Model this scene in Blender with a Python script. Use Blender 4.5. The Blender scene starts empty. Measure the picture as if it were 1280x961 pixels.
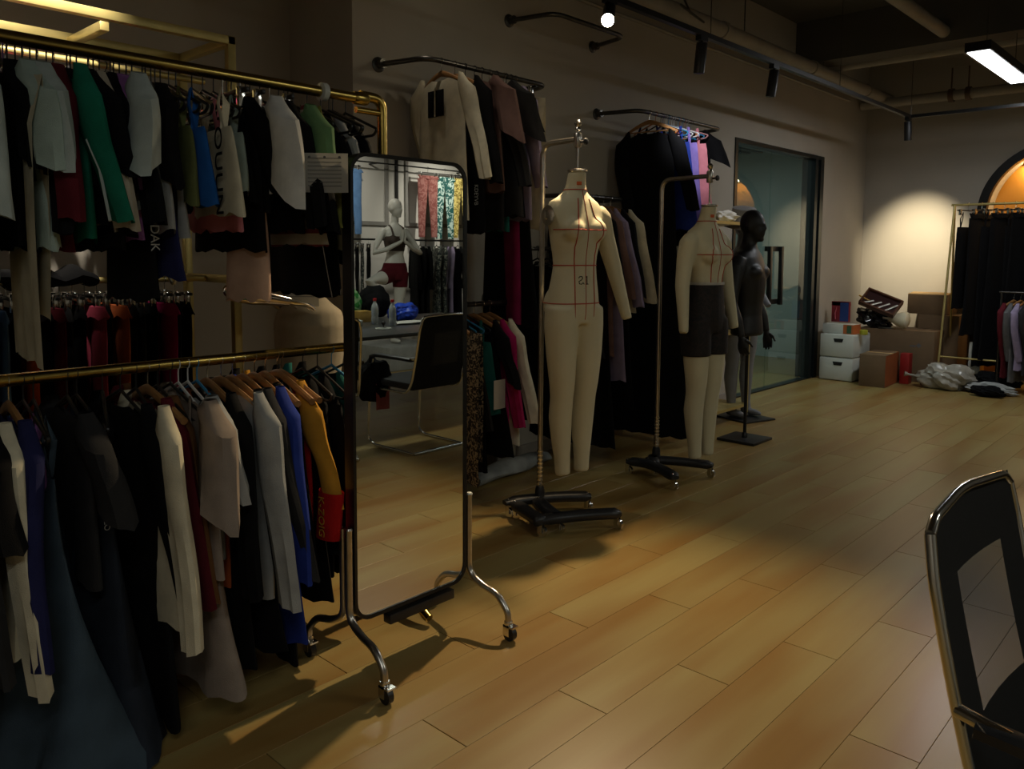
import bpy, bmesh, math, random
from mathutils import Vector, Matrix
from mathutils.bvhtree import BVHTree
PI = math.pi
SC = bpy.context.scene
COL = SC.collection
rnd = random.Random(7)

# ------------------------------------------------------------------ camera
cam_d = bpy.data.cameras.new('camera'); cam = bpy.data.objects.new('camera', cam_d); COL.objects.link(cam)
yaw, pitch, roll = -.7514, -.0859, .0056
fw = Vector((math.sin(yaw)*math.cos(pitch), math.cos(yaw)*math.cos(pitch), math.sin(pitch)))
rt = Vector((math.cos(yaw), -math.sin(yaw), 0)); up = rt.cross(fw)
r2 = rt*math.cos(roll)+up*math.sin(roll); u2 = -rt*math.sin(roll)+up*math.cos(roll)
cam.matrix_world = Matrix(((r2.x, u2.x, -fw.x, 0), (r2.y, u2.y, -fw.y, 0), (r2.z, u2.z, -fw.z, 1.4), (0, 0, 0, 1)))
cam_d.sensor_width = 36; cam_d.lens = 998.1/1280*36; cam_d.shift_y = -(480.5-400.7)/1280
cam_d.clip_start = .05; cam_d.clip_end = 60
SC.camera = cam
# ------------------------------------------------------------------ world, exposure
w = bpy.data.worlds.new('world'); SC.world = w; w.use_nodes = True
w.node_tree.nodes['Background'].inputs[0].default_value = (.55, .6, .62, 1)
w.node_tree.nodes['Background'].inputs[1].default_value = .004
SC.view_settings.view_transform = 'Standard'; SC.view_settings.look = 'None'
SC.view_settings.exposure = 0.12; SC.view_settings.gamma = 1; SC.view_settings.use_curve_mapping = False
SC.cycles.use_denoising = True
SC.cycles.max_bounces = 7; SC.cycles.sample_clamp_indirect = 4
# ------------------------------------------------------------------ lamps (bulbs of the built spot heads and lamp panel, unbuilt spots, added fills)
WARM = (1, .76, .46); NEUT = (1, .86, .68); COOL = (.86, .93, 1)
def lamp_obj(name, data, loc, target):
    o = bpy.data.objects.new(name, data); COL.objects.link(o); o.location = loc
    o.rotation_euler = (Vector(target)-Vector(loc)).to_track_quat('-Z', 'Y').to_euler(); return o
def spot(loc, target, power, color, size, blend=.6, soft=.03):
    d = bpy.data.lights.new('spot_light', 'SPOT'); d.energy = power; d.color = color
    d.spot_size = math.radians(size); d.spot_blend = blend; d.shadow_soft_size = soft
    return lamp_obj('spot_light', d, loc, target)
def area(loc, target, power, color, sx, sy):
    d = bpy.data.lights.new('panel_or_fill_light', 'AREA'); d.shape = 'RECTANGLE'; d.size = sx; d.size_y = sy
    d.energy = power; d.color = color; return lamp_obj('panel_or_fill_light', d, loc, target)
KEY = Vector((-2.58, 3.47, 2.55)); KEY_T = Vector((-1.65, 1.75, 0))
spot(KEY+(KEY_T-KEY).normalized()*.075, KEY_T, 190, WARM, 82, .8, .03)
spot((-2.78, 4.70, 2.50), (-3.15, 5.30, 2.1), 22, (.92, .94, 1), 52, .9, .02)
spot((-2.74, 8.95, 2.52), (-3.0, 10.26, 1.42), 250, (1, .86, .60), 50, 1, .03)
spot((-2.80, .92, 3.05), (-4.0, 1.10, 1.5), 280, (1, .91, .78), 42, .8, .03)
spot((-2.72, 2.35, 2.8), (-2.66, 3.12, 1.7), 9, (1, .93, .8), 60, 1, .15)
spot((-3.25, 2.75, 3.5), (-3.4, 2.95, 2.3), 16, (1, .86, .70), 60, 1, .05)
# window side of the room, seen in the mirror
spot((3.3, 5.6, 2.9), (4.6, 6.1, 1.7), 70, (1, .93, .82), 90, 1, .05)
spot((3.3, 7.6, 2.9), (4.6, 7.8, 1.9), 90, (1, .93, .82), 80, 1, .05)
area((-1.68, 7.75, 2.93), (-1.68, 7.75, 0), 20, (.95, .98, 1), .14, 1.45)
area((1.6, 4.0, 3.0), (1.6, 4.0, 0), 28, (.97, 1, .88), .2, 1.6)  # unseen fill added above the table side; no panel is built here
area((.9, -.6, 3.0), (.9, -.6, 0), 19, (.96, .98, .93), .2, 1.6)  # added fill behind the camera, without any lamp panel
area((-4.9, 7.9, 2.66), (-4.9, 7.9, 0), 17, (.86, .97, .95), .4, 1.2)  # light added to brighten the back room, no fixture modelled

# ------------------------------------------------------------------ materials
MATS = {}
def nodes_of(name):
    m = bpy.data.materials.new(name); m.use_nodes = True
    return m, m.node_tree, m.node_tree.nodes['Principled BSDF']
def mat(name, c, rough=.5, metal=0, var=.12, scale=8, bump=.0, bscale=200, spec=.5, sheen=0, emit=0, alpha=1, trans=0, stretch=None, coat=0):
    if name in MATS: return MATS[name]
    m, t, b = nodes_of(name); N = t.nodes; Lk = t.links
    tc = N.new('ShaderNodeTexCoord'); mp = N.new('ShaderNodeMapping'); Lk.new(tc.outputs['Object'], mp.inputs[0])
    if stretch: mp.inputs['Scale'].default_value = stretch
    nz = N.new('ShaderNodeTexNoise'); nz.inputs['Scale'].default_value = scale; nz.inputs['Detail'].default_value = 4
    Lk.new(mp.outputs[0], nz.inputs['Vector'])
    r = N.new('ShaderNodeValToRGB')
    r.color_ramp.elements[0].position = .3; r.color_ramp.elements[1].position = .7
    r.color_ramp.elements[0].color = (*[max(0, x*(1-var)) for x in c[:3]], 1); r.color_ramp.elements[1].color = (*[min(1, x*(1+var)) for x in c[:3]], 1)
    Lk.new(nz.outputs[0], r.inputs[0]); Lk.new(r.outputs[0], b.inputs['Base Color'])
    b.inputs['Roughness'].default_value = rough; b.inputs['Metallic'].default_value = metal
    b.inputs['Specular IOR Level'].default_value = spec
    if coat: b.inputs['Coat Weight'].default_value = coat
    if sheen: b.inputs['Sheen Weight'].default_value = sheen
    if trans: b.inputs['Transmission Weight'].default_value = trans
    if alpha < 1: b.inputs['Alpha'].default_value = alpha
    if emit: b.inputs['Emission Color'].default_value = (*c[:3], 1); b.inputs['Emission Strength'].default_value = emit
    if bump:
        n2 = N.new('ShaderNodeTexNoise'); n2.inputs['Scale'].default_value = bscale; n2.inputs['Detail'].default_value = 3
        Lk.new(mp.outputs[0], n2.inputs['Vector'])
        bp = N.new('ShaderNodeBump'); bp.inputs['Strength'].default_value = bump; bp.inputs['Distance'].default_value = .004
        Lk.new(n2.outputs[0], bp.inputs['Height']); Lk.new(bp.outputs[0], b.inputs['Normal'])
    MATS[name] = m; return m
C = {'plum': (.19, .012, .06), 'black': (.0055, .0055, .006), 'charcoal': (.024, .024, .025), 'grey': (.12, .12, .12), 'lightgrey': (.34, .35, .34),
 'cream': (.62, .57, .42), 'white': (.72, .71, .66), 'mint': (.36, .45, .40), 'palemint': (.43, .49, .46), 'green': (.012, .16, .10),
 'maroon': (.10, .012, .018), 'purple': (.26, .11, .30), 'navy': (.018, .02, .075), 'blue': (.02, .12, .42), 'royal': (.02, .04, .24),
 'olive': (.13, .15, .055), 'lime': (.36, .37, .09), 'seafoam': (.16, .30, .13), 'peach': (.52, .34, .24), 'beige': (.42, .37, .28),
 'taupe': (.27, .22, .18), 'mauve': (.17, .10, .085), 'lilac': (.30, .25, .37), 'violet': (.24, .17, .48), 'pink': (.62, .22, .26), 'magenta': (.34, .012, .09),
 'hotpink': (.75, .09, .24), 'slate': (.05, .075, .10), 'darkslate': (.022, .028, .04), 'rust': (.42, .10, .03), 'orange': (.62, .10, .012), 'red': (.42, .012, .012),
 'mustard': (.55, .27, .03), 'denim': (.10, .20, .38), 'teal': (.02, .14, .12), 'skyblue': (.10, .22, .42), 'brown': (.12, .055, .02), 'gold': (.6, .42, .08), 'pinkred': (.42, .06, .10)}
def cloth(cn):
    return mat('fabric_'+cn, C[cn], .9, 0, .14, 14, .35, 420, .12, 0)
def patterned(name, c1, c2, scale, thr=.5, rough=.8):
    if name in MATS: return MATS[name]
    m, t, b = nodes_of(name); N = t.nodes
    tc = N.new('ShaderNodeTexCoord'); nz = N.new('ShaderNodeTexNoise'); nz.inputs['Scale'].default_value = scale; nz.inputs['Distortion'].default_value = 1.5
    r = N.new('ShaderNodeValToRGB'); r.color_ramp.elements[0].position = thr-.02; r.color_ramp.elements[1].position = thr+.02
    r.color_ramp.elements[0].color = (*c1, 1); r.color_ramp.elements[1].color = (*c2, 1)
    t.links.new(tc.outputs['Object'], nz.inputs[0]); t.links.new(nz.outputs[0], r.inputs[0]); t.links.new(r.outputs[0], b.inputs['Base Color'])
    b.inputs['Roughness'].default_value = rough; MATS[name] = m; return m
def striped(name, c1, c2, freq, duty=.25):
    if name in MATS: return MATS[name]
    m, t, b = nodes_of(name); N = t.nodes
    tc = N.new('ShaderNodeTexCoord'); sp = N.new('ShaderNodeSeparateXYZ'); mu = N.new('ShaderNodeMath'); mu.operation = 'MULTIPLY'; mu.inputs[1].default_value = freq
    fr = N.new('ShaderNodeMath'); fr.operation = 'FRACT'; lt = N.new('ShaderNodeMath'); lt.operation = 'LESS_THAN'; lt.inputs[1].default_value = duty
    mx = N.new('ShaderNodeMix'); mx.data_type = 'RGBA'; mx.inputs[6].default_value = (*c1, 1); mx.inputs[7].default_value = (*c2, 1)
    L = t.links.new; L(tc.outputs['Object'], sp.inputs[0]); L(sp.outputs[2], mu.inputs[0]); L(mu.outputs[0], fr.inputs[0]); L(fr.outputs[0], lt.inputs[0]); L(lt.outputs[0], mx.inputs[0]); L(mx.outputs[2], b.inputs['Base Color'])
    b.inputs['Roughness'].default_value = .85; MATS[name] = m; return m
BLK = mat('black_metal', (.012, .012, .012), .38, .3, .1, 20)
BLKP = mat('black_plastic', (.014, .014, .015), .42, 0, .15, 30, .15, 300)
CHROME = mat('chrome', (.72, .71, .68), .16, 1, .05, 10)
STEEL = mat('brushed_steel', (.52, .49, .44), .28, 1, .1, 30)
BRASS = mat('brass_tube', (.52, .37, .10), .26, 1, .12, 10)
BRASSM = mat('painted_brass', (.60, .48, .18), .42, .6, .1, 10)
GUN = mat('gunmetal_pipe', (.10, .095, .085), .34, .9, .2, 20)
WOODH = mat('hanger_wood', (.34, .17, .06), .38, 0, .25, 5, .1, 60, .5, 0, 0, 1, 0, (1, 1, 8))
WALL = mat('wall_plaster', (.44, .40, .335), .82, 0, .05, 2, .12, 60)
WALLW = mat('wall_display', (.62, .60, .55), .8, 0, .04, 2, .1, 60)
CEIL = mat('ceiling_paint', (.10, .094, .082), .9, 0, .12, 1.5, .2, 40)
PIPEM = mat('pipe_paint', (.34, .31, .26), .7, 0, .1, 5)
SKIN = mat('form_canvas', (.58, .53, .36), .72, 0, .05, 6, .15, 700, .3)
TAPE = mat('red_tape', (.42, .045, .02), .8)
CARD = mat('cardboard', (.16, .10, .05), .85, 0, .12, 6, .1, 120)
CARDL = mat('cardboard_light', (.52, .34, .15), .85, 0, .1, 6)
WHITEP = mat('white_plastic', (.62, .64, .58), .45, 0, .04, 4)
PAPER = mat('paper', (.55, .54, .50), .8, 0, .04, 9)

# ------------------------------------------------------------------ mesh helpers
def box(bm, x0, x1, y0, y1, z0, z1, bev=0, M=None):
    vs = [bm.verts.new((x, y, z)) for x in (x0, x1) for y in (y0, y1) for z in (z0, z1)]
    F = [(0, 1, 3, 2), (4, 6, 7, 5), (0, 4, 5, 1), (2, 3, 7, 6), (0, 2, 6, 4), (1, 5, 7, 3)]
    fs = [bm.faces.new([vs[i] for i in f]) for f in F]
    if bev:
        es = list({e for f in fs for e in f.edges})
        r = bmesh.ops.bevel(bm, geom=es, offset=bev, segments=2, affect='EDGES', profile=.5)
        vs = list({v for v in r['verts']} | {v for v in vs if v.is_valid})
    if M is not None:
        for v in vs: v.co = M @ v.co
    return bm
def frame_at(d):
    d = d.normalized(); a = Vector((0, 0, 1)) if abs(d.z) < .9 else Vector((1, 0, 0))
    u = a.cross(d).normalized(); return u, d.cross(u)
def rings(bm, R, cap=True, closed=True):
    prev = None; first = None
    for r in R:
        vs = [bm.verts.new(p) for p in r]
        if prev:
            n = len(vs)
            for i in range(n if closed else n-1): bm.faces.new((prev[i], prev[(i+1) % n], vs[(i+1) % n], vs[i]))
        else: first = vs
        prev = vs
    if cap and closed:
        bm.faces.new(first[::-1]); bm.faces.new(prev)
def tube(bm, pts, r, n=8, cap=True, ry=None):
    pts = [Vector(p) for p in pts]; rs = r if isinstance(r, (list, tuple)) else [r]*len(pts)
    R = []; u = None
    for i, p in enumerate(pts):
        d = (pts[min(i+1, len(pts)-1)]-pts[max(i-1, 0)])
        if d.length < 1e-6: d = Vector((0, 0, 1))
        d.normalize()
        if u is None: u, v = frame_at(d)
        else:
            u = (u-d*u.dot(d))
            u = u.normalized() if u.length > 1e-4 else frame_at(d)[0]
            v = d.cross(u)
        k = 1 if ry is None else ry
        R.append([p+(u*math.cos(2*PI*j/n)+v*k*math.sin(2*PI*j/n))*rs[i] for j in range(n)])
    rings(bm, R, cap)
def smooth_path(pts, r=.05, k=5):
    """round the corners of a polyline"""
    pts = [Vector(p) for p in pts]; out = [pts[0]]
    for i in range(1, len(pts)-1):
        a, b, c = pts[i-1], pts[i], pts[i+1]
        q = min(r, (a-b).length*.49, (c-b).length*.49)
        p0 = b+(a-b).normalized()*q; p1 = b+(c-b).normalized()*q
        for j in range(k+1):
            t = j/k; out.append(p0*(1-t)**2+b*2*t*(1-t)+p1*t*t)
    out.append(pts[-1]); return out
def lathe(bm, prof, c=(0, 0, 0), axis='z', n=20, cap=True):
    R = []; c = Vector(c)
    for r, h in prof:
        ring = []
        for j in range(n):
            a = 2*PI*j/n; x, y = r*math.cos(a), r*math.sin(a)
            ring.append(c+(Vector((x, y, h)) if axis == 'z' else Vector((h, x, y)) if axis == 'x' else Vector((y, h, x))))
        R.append(ring)
    rings(bm, R, cap)
def ellip(bm, c, r, n=12, m=8, M=None):
    R = []
    for i in range(1, m):
        t = PI*i/m
        R.append([Vector((c[0]+r[0]*math.sin(t)*math.cos(2*PI*j/n), c[1]+r[1]*math.sin(t)*math.sin(2*PI*j/n), c[2]-r[2]*math.cos(t))) for j in range(n)])
    if M is not None: R = [[M @ p for p in q] for q in R]
    rings(bm, R, True)
def to_mesh(bm, name, smooth=True, ang=40):
    bmesh.ops.recalc_face_normals(bm, faces=bm.faces[:])
    me = bpy.data.meshes.new(name); bm.to_mesh(me); bm.free()
    if smooth:
        for p in me.polygons: p.use_smooth = True
        me.set_sharp_from_angle(angle=math.radians(ang))
    return me
def obj(name, bm, m, parent=None, smooth=True, ang=40, loc=None, rot=None):
    me = to_mesh(bm, name, smooth, ang) if isinstance(bm, bmesh.types.BMesh) else bm
    o = bpy.data.objects.new(name, me); COL.objects.link(o)
    if m is not None and len(me.materials) == 0: me.materials.append(m)
    if parent: o.parent = parent
    if loc: o.location = loc
    if rot: o.rotation_euler = rot
    return o
def thing(name, label, cat, loc=(0, 0, 0), rz=0, group=None, rot=None):
    o = bpy.data.objects.new(name, None); COL.objects.link(o); o.empty_display_size = .05
    o.location = loc; o.rotation_euler = rot or (0, 0, rz); o['label'] = label; o['category'] = cat
    if group: o['group'] = group
    return o
def tag(o, label, cat, group=None):
    o['label'] = label; o['category'] = cat
    if group: o['group'] = group
    return o
def struct(name, bm, m, parent=None, smooth=False):
    o = obj(name, bm, m, parent, smooth)
    o['kind'] = 'structure'
    return o
def B(): return bmesh.new()
def text(name, s, size, m, parent, loc, rot, thick=.0006):
    cu = bpy.data.curves.new(name, 'FONT'); cu.body = s; cu.size = size; cu.extrude = thick; cu.align_x = 'CENTER'; cu.align_y = 'CENTER'
    o = bpy.data.objects.new(name, cu); COL.objects.link(o)
    me = bpy.data.meshes.new_from_object(o); bpy.data.objects.remove(o); bpy.data.curves.remove(cu)
    me.materials.clear(); return obj(name, me, m, parent, loc=loc, rot=rot)

# ------------------------------------------------------------------ structure: floor with planks
XW, YF, XR, YB, ZC, YS, XREC = -3.63, 10.26, 4.6, -1.6, 3.75, 2.62, -4.25
bm = B(); box(bm, -6.6, XR+.1, YB-.1, YF+.1, -.06, -.004); floor = struct('floor', bm, mat('floor_joint', (.10, .065, .03), .8))
def plank_mat():
    m, t, b = nodes_of('laminate_oak'); N = t.nodes; L = t.links.new
    g = N.new('ShaderNodeNewGeometry'); oi = N.new('ShaderNodeObjectInfo')
    mp = N.new('ShaderNodeMapping'); mp.inputs['Scale'].default_value = (5.5, .8, 1); L(g.outputs['Position'], mp.inputs[0])
    sh = N.new('ShaderNodeVectorMath'); sh.operation = 'ADD'; L(mp.outputs[0], sh.inputs[0])
    mu = N.new('ShaderNodeMath'); mu.operation = 'MULTIPLY'; mu.inputs[1].default_value = 9; L(oi.outputs['Random'], mu.inputs[0])
    cb = N.new('ShaderNodeCombineXYZ'); L(mu.outputs[0], cb.inputs[2]); L(cb.outputs[0], sh.inputs[1])
    n1 = N.new('ShaderNodeTexNoise'); n1.inputs['Scale'].default_value = 1; n1.inputs['Detail'].default_value = 2; L(sh.outputs[0], n1.inputs['Vector'])
    r = N.new('ShaderNodeValToRGB'); e = r.color_ramp.elements; e[0].position = .34; e[0].color = (.285, .16, .045, 1); e[1].position = .66; e[1].color = (.335, .25, .09, 1)
    L(n1.outputs[0], r.inputs[0])
    mp2 = N.new('ShaderNodeMapping'); mp2.inputs['Scale'].default_value = (60, 3, 1); L(g.outputs['Position'], mp2.inputs[0])
    n2 = N.new('ShaderNodeTexNoise'); n2.inputs['Scale'].default_value = 1; n2.inputs['Detail'].default_value = 5; L(mp2.outputs[0], n2.inputs['Vector'])
    r2_ = N.new('ShaderNodeValToRGB'); r2_.color_ramp.elements[0].color = (.93, .93, .93, 1); r2_.color_ramp.elements[1].color = (1.04, 1.04, 1.04, 1); L(n2.outputs[0], r2_.inputs[0])
    mx = N.new('ShaderNodeMix'); mx.data_type = 'RGBA'; mx.blend_type = 'MULTIPLY'; mx.inputs[0].default_value = 1
    L(r.outputs[0], mx.inputs[6]); L(r2_.outputs[0], mx.inputs[7])
    hv = N.new('ShaderNodeHueSaturation'); L(mx.outputs[2], hv.inputs['Color'])
    vr = N.new('ShaderNodeMapRange'); vr.inputs[3].default_value = .95; vr.inputs[4].default_value = 1.04; L(oi.outputs['Random'], vr.inputs[0]); L(vr.outputs[0], hv.inputs['Value'])
    L(hv.outputs[0], b.inputs['Base Color'])
    b.inputs['Roughness'].default_value = .33; b.inputs['Specular IOR Level'].default_value = .45
    rr = N.new('ShaderNodeMapRange'); rr.inputs[3].default_value = .27; rr.inputs[4].default_value = .42; L(n1.outputs[0], rr.inputs[0]); L(rr.outputs[0], b.inputs['Roughness'])
    return m
PLK = plank_mat()
PW, PL = .192, 1.218
rest = B(); n_pl = 0; plank_mesh = {}
def plank_shape(bm, x0, x1, y0, y1):
    g = .0005; ge = .0014; c = .0007
    a = [(x0+g, y0+ge), (x1-g, y0+ge), (x1-g, y1-ge), (x0+g, y1-ge)]
    i_ = [(x0+g+c, y0+ge+c), (x1-g-c, y0+ge+c), (x1-g-c, y1-ge-c), (x0+g+c, y1-ge-c)]
    va = [bm.verts.new((x, y, -.004)) for x, y in a]; vb = [bm.verts.new((x, y, -c)) for x, y in a]; vc = [bm.verts.new((x, y, 0)) for x, y in i_]
    for k in range(4):
        bm.faces.new((va[k], va[(k+1) % 4], vb[(k+1) % 4], vb[k])); bm.faces.new((vb[k], vb[(k+1) % 4], vc[(k+1) % 4], vc[k]))
    bm.faces.new(vc)
pm = B(); plank_shape(pm, 0, PW, 0, PL); pm = to_mesh(pm, 'plank', False); pm.materials.append(PLK)
for k in range(-30, 29):
    x0 = -.792+PW*k
    off = (1.085+.406*k) % 1.218-PL*3
    for j in range(0, 14):
        y0 = off+PL*j
        if y0+PL < YB or y0 > YF: continue
        px0, px1 = x0, x0+PW
        lim = XREC if y0 < YS-.4 else XW
        if px1 < -6.3 or px0 > XR: continue
        cx, cy = x0+PW/2, y0+PL/2
        vis = cx > XW-.05 and cx < .15 and cy > .5 and (cy+cx*.0 < 7.6) and cx < (cy*.62-1.0) and y0 > -1
        if vis and n_pl < 290 and y0+PL < YF:
            o = obj('plank', pm, None, floor, loc=(x0, y0, 0)); n_pl += 1
        else:
            plank_shape(rest, max(px0, -6.5), min(px1, XR), max(y0, YB), min(y0+PL, YF))
o = obj('plank_field', rest, PLK, floor, False); o['kind'] = 'stuff'
# ------------------------------------------------------------------ structure: walls, ceiling, door
bm = B(); box(bm, XW-.14, XW, YS, 6.93, 0, ZC); box(bm, XW-.14, XW, 8.93, YF+.1, 0, ZC); box(bm, XW-.14, XW, 6.93, 8.93, 2.46, ZC)
struct('wall_left', bm, WALL)
bm = B(); box(bm, XREC-.1, XREC, YB-.1, YS+.1, 0, ZC); struct('wall_alcove', bm, WALL)
bm = B(); box(bm, XREC-.1, XW-.14, YS, YS+.12, 0, ZC); struct('wall_return', bm, WALL)
# far wall with the arched recess
AX, AZ, AR = -1.6, 1.85, .735
bm = B()
NS = 20; zl = [0, AZ]+[AZ+AR*math.sin(PI/2*i/NS) for i in range(1, NS+1)]
def halfw(z): return AR if z <= AZ else math.sqrt(max(0, AR*AR-(z-AZ)**2))
box(bm, XW-.1, AX-AR, YF, YF+.1, 0, ZC); box(bm, AX+AR, XR+.1, YF, YF+.1, 0, ZC)
for s in (-1, 1):
    pts = [(AX+s*AR, AZ)]+[(AX+s*halfw(z), z) for z in zl[2:]]
    top = AZ+AR
    for a, b_ in zip(pts, pts[1:]):
        vs = [bm.verts.new(p) for p in ((a[0], YF, a[1]), (b_[0], YF, b_[1]), (AX+s*AR, YF, b_[1]), (AX+s*AR, YF, a[1]))]
        try: bm.faces.new(vs)
        except Exception: pass
        vs = [bm.verts.new(p) for p in ((a[0], YF, a[1]), (b_[0], YF, b_[1]), (b_[0], YF+.5, b_[1]), (a[0], YF+.5, a[1]))]; bm.faces.new(vs)
box(bm, AX-AR, AX+AR, YF, YF+.1, AZ+AR, ZC)
struct('wall_far', bm, WALL)
ORG = mat('arch_ochre_paint', (.72, .34, .05), .7, 0, .06, 3)
bm = B(); box(bm, AX-AR-.05, AX+AR+.05, YF+.5, YF+.56, -.05, AZ+AR+.05); box(bm, AX-AR-.05, AX-AR, YF+.1, YF+.5, 0, AZ); box(bm, AX+AR, AX+AR+.05, YF+.1, YF+.5, 0, AZ)
struct('wall_arch_recess', bm, ORG)
bm = B()
ro, ri = AR+.045, AR-.045
prof = [(-1, 0), (-1, AZ)]
path_o = [(-ro, 0)]+[(-ro*math.cos(PI*i/36), AZ+ro*math.sin(PI*i/36)) for i in range(37)]+[(ro, 0)]
path_i = [(-ri, 0)]+[(-ri*math.cos(PI*i/36), AZ+ri*math.sin(PI*i/36)) for i in range(37)]+[(ri, 0)]
R = []
for (a, b_), (c_, d_) in zip(path_o, path_i):
    R.append([Vector((AX+a, YF-.03, b_)), Vector((AX+c_, YF-.03, d_)), Vector((AX+c_, YF+.06, d_)), Vector((AX+a, YF+.06, b_))])
rings(bm, R); struct('trim_1', bm, BLK)
bm = B(); box(bm, XR, XR+.1, YB-.1, YF+.1, 0, ZC); struct('wall_right', bm, WALLW)
bm = B(); box(bm, XREC-.1, XR+.1, YB-.1, YB, 0, ZC); struct('wall_back', bm, WALL)
bm = B(); box(bm, -6.6, XR+.1, YB-.1, YF+.6, ZC, ZC+.1)
for y in (2.1, 5.2, 8.3): box(bm, XW, XR, y-.16, y+.16, ZC-.42, ZC)
box(bm, .3, .65, YB, YF, ZC-.36, ZC)
struct('ceiling', bm, CEIL)
# room behind the glass
DIM = mat('back_room_paint', (.42, .47, .45), .8, 0, .05, 3)
bm = B(); box(bm, -6.5, -6.4, 5.4, YF+.1, 0, 2.9); box(bm, -6.5, XW-.14, 5.3, 5.4, 0, 2.9); box(bm, -6.5, XW-.14, YF, YF+.1, 0, 2.9)
struct('wall_back_room', bm, DIM)
bm = B(); box(bm, -6.5, XW-.14, 5.3, YF+.1, 2.9, 2.95); sc_ = struct('ceiling_back_room', bm, DIM)
for i in range(14):
    bm = B(); box(bm, -6.3+.18*i, -6.24+.18*i, 5.4, YF, 2.74, 2.88); obj('slat', bm, mat('slat_grey', (.10, .12, .12), .6), sc_, False)
# door frame and glass doors
GLASS = None
def glass_mat():
    m, t, b = nodes_of('tinted_glass'); N = t.nodes; L = t.links.new
    out = N['Material Output']; tr = N.new('ShaderNodeBsdfTransparent'); tr.inputs[0].default_value = (.82, .92, .90, 1)
    gl = N.new('ShaderNodeBsdfGlossy'); gl.inputs['Roughness'].default_value = .02; gl.inputs[0].default_value = (.9, .95, .95, 1)
    fr = N.new('ShaderNodeFresnel'); fr.inputs[0].default_value = 1.6; nz = N.new('ShaderNodeTexNoise'); nz.inputs['Scale'].default_value = 3
    df = N.new('ShaderNodeBsdfDiffuse'); df.inputs[0].default_value = (.30, .36, .34, 1)
    m1 = N.new('ShaderNodeMixShader'); mr = N.new('ShaderNodeMapRange'); mr.inputs[3].default_value = .03; mr.inputs[4].default_value = .07
    L(nz.outputs[0], mr.inputs[0]); L(mr.outputs[0], m1.inputs[0]); L(tr.outputs[0], m1.inputs[1]); L(df.outputs[0], m1.inputs[2])
    mx = N.new('ShaderNodeMixShader'); ge_ = N.new('ShaderNodeNewGeometry'); bf = N.new('ShaderNodeMath'); bf.operation = 'SUBTRACT'; bf.inputs[0].default_value = 1; L(ge_.outputs['Backfacing'], bf.inputs[1])
    mf = N.new('ShaderNodeMath'); mf.operation = 'MULTIPLY'; L(fr.outputs[0], mf.inputs[0]); L(bf.outputs[0], mf.inputs[1])
    L(mf.outputs[0], mx.inputs[0]); L(m1.outputs[0], mx.inputs[1]); L(gl.outputs[0], mx.inputs[2]); L(mx.outputs[0], out.inputs[0])
    return m
GLASS = glass_mat(); FRM = mat('door_frame_black', (.016, .022, .024), .35, .5, .1, 9)
door = bpy.data.objects.new('door_1', None); COL.objects.link(door); door['kind'] = 'structure'; door.location = (XW, 7.93, 0)
y0, y1 = -1.0, 1.0
bm = B(); box(bm, -.14, .012, y0-.03, y0+.02, 0, 2.47); box(bm, -.14, .012, y1-.06, y1+.03, 0, 2.47); box(bm, -.14, .012, y0+.02, y1-.06, 2.43, 2.47); box(bm, -.1, -.0, y0+.02, y1-.06, 0, .012)
obj('frame', bm, FRM, door, False)
bm = B(); box(bm, -.14, .012, y1-.2, y1-.13, 0.012, 2.43); obj('side_post', bm, FRM, door, False)
for a, b_ in ((y0+.025, -.19), (-.18, y1-.21)):
    bm = B(); box(bm, -.045, -.033, a, b_, .014, 2.42); obj('glass_panel', bm, GLASS, door, False)
bm = B(); box(bm, -.045, -.033, y1-.125, y1-.065, .014, 2.42); obj('glass_panel', bm, GLASS, door, False)
for yy in (-.26, .0):
    bm = B(); box(bm, 0, .035, yy-.028, yy+.028, .87, 1.47, .004); hb = obj('handle', bm, BLK, door)
bm = B(); box(bm, -.03, .0, -.288, .028, .88, .93); box(bm, -.03, 0, -.288, .028, 1.42, 1.47); obj('handle_bridge', bm, BLK, door, False)
bm = B(); box(bm, -.06, .0, y1-.16, y1-.10, 2.28, 2.36); obj('closer', bm, WHITEP, door, False)
# skirting
BASE = mat('skirting', (.34, .30, .26), .6)
for n_, a in (('baseboard_left', (XW, XW+.012, YS, 6.9)), ('baseboard_alcove', (XREC, XREC+.012, YB, YS))):
    bm = B(); box(bm, a[0], a[1], a[2], a[3], 0, .08); struct(n_, bm, BASE)
bm = B(); box(bm, XW, XR, YF-.012, YF, 0, .08)
struct('baseboard_far', bm, BASE)

# ------------------------------------------------------------------ ceiling services
def pipe(name, label, pts, r, m=PIPEM, cat='pipe', n=12):
    bm = B(); tube(bm, pts, r, n); o = obj(name, bm, m); tag(o, label, cat); return o
t = thing('ceiling_pipe', 'thick pale pipe running above the track along the left wall', 'pipe', (-3.36, 2.0, 3.23))
bm = B(); tube(bm, [(0, 0, 0), (0, 8.2, 0)], .06, 14); obj('run', bm, PIPEM, t)
for y in (2.2, 4.1, 5.9, 7.4): bm = B(); tube(bm, [(0, y, 0), (0, y+.05, 0)], .072, 14); obj('coupling', bm, PIPEM, t)
for y in (1.0, 3.0, 4.5, 6.2): bm = B(); tube(bm, [(0, y, .05), (0, y, ZC-3.23)], .005, 6); obj('hanger_rod', bm, GUN, t)
t = thing('ceiling_pipe', 'pale pipe crossing the ceiling lengthwise beside the lit lamp panel', 'pipe', (-2.24, 5.0, 3.42))
bm = B(); tube(bm, [(0, 0, 0), (0, 5.1, 0)], .055, 14); obj('run', bm, PIPEM, t)
for y in (1.2, 3.2): bm = B(); tube(bm, [(0, y, 0), (0, y+.06, 0)], .068, 14); obj('coupling', bm, PIPEM, t)
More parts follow.
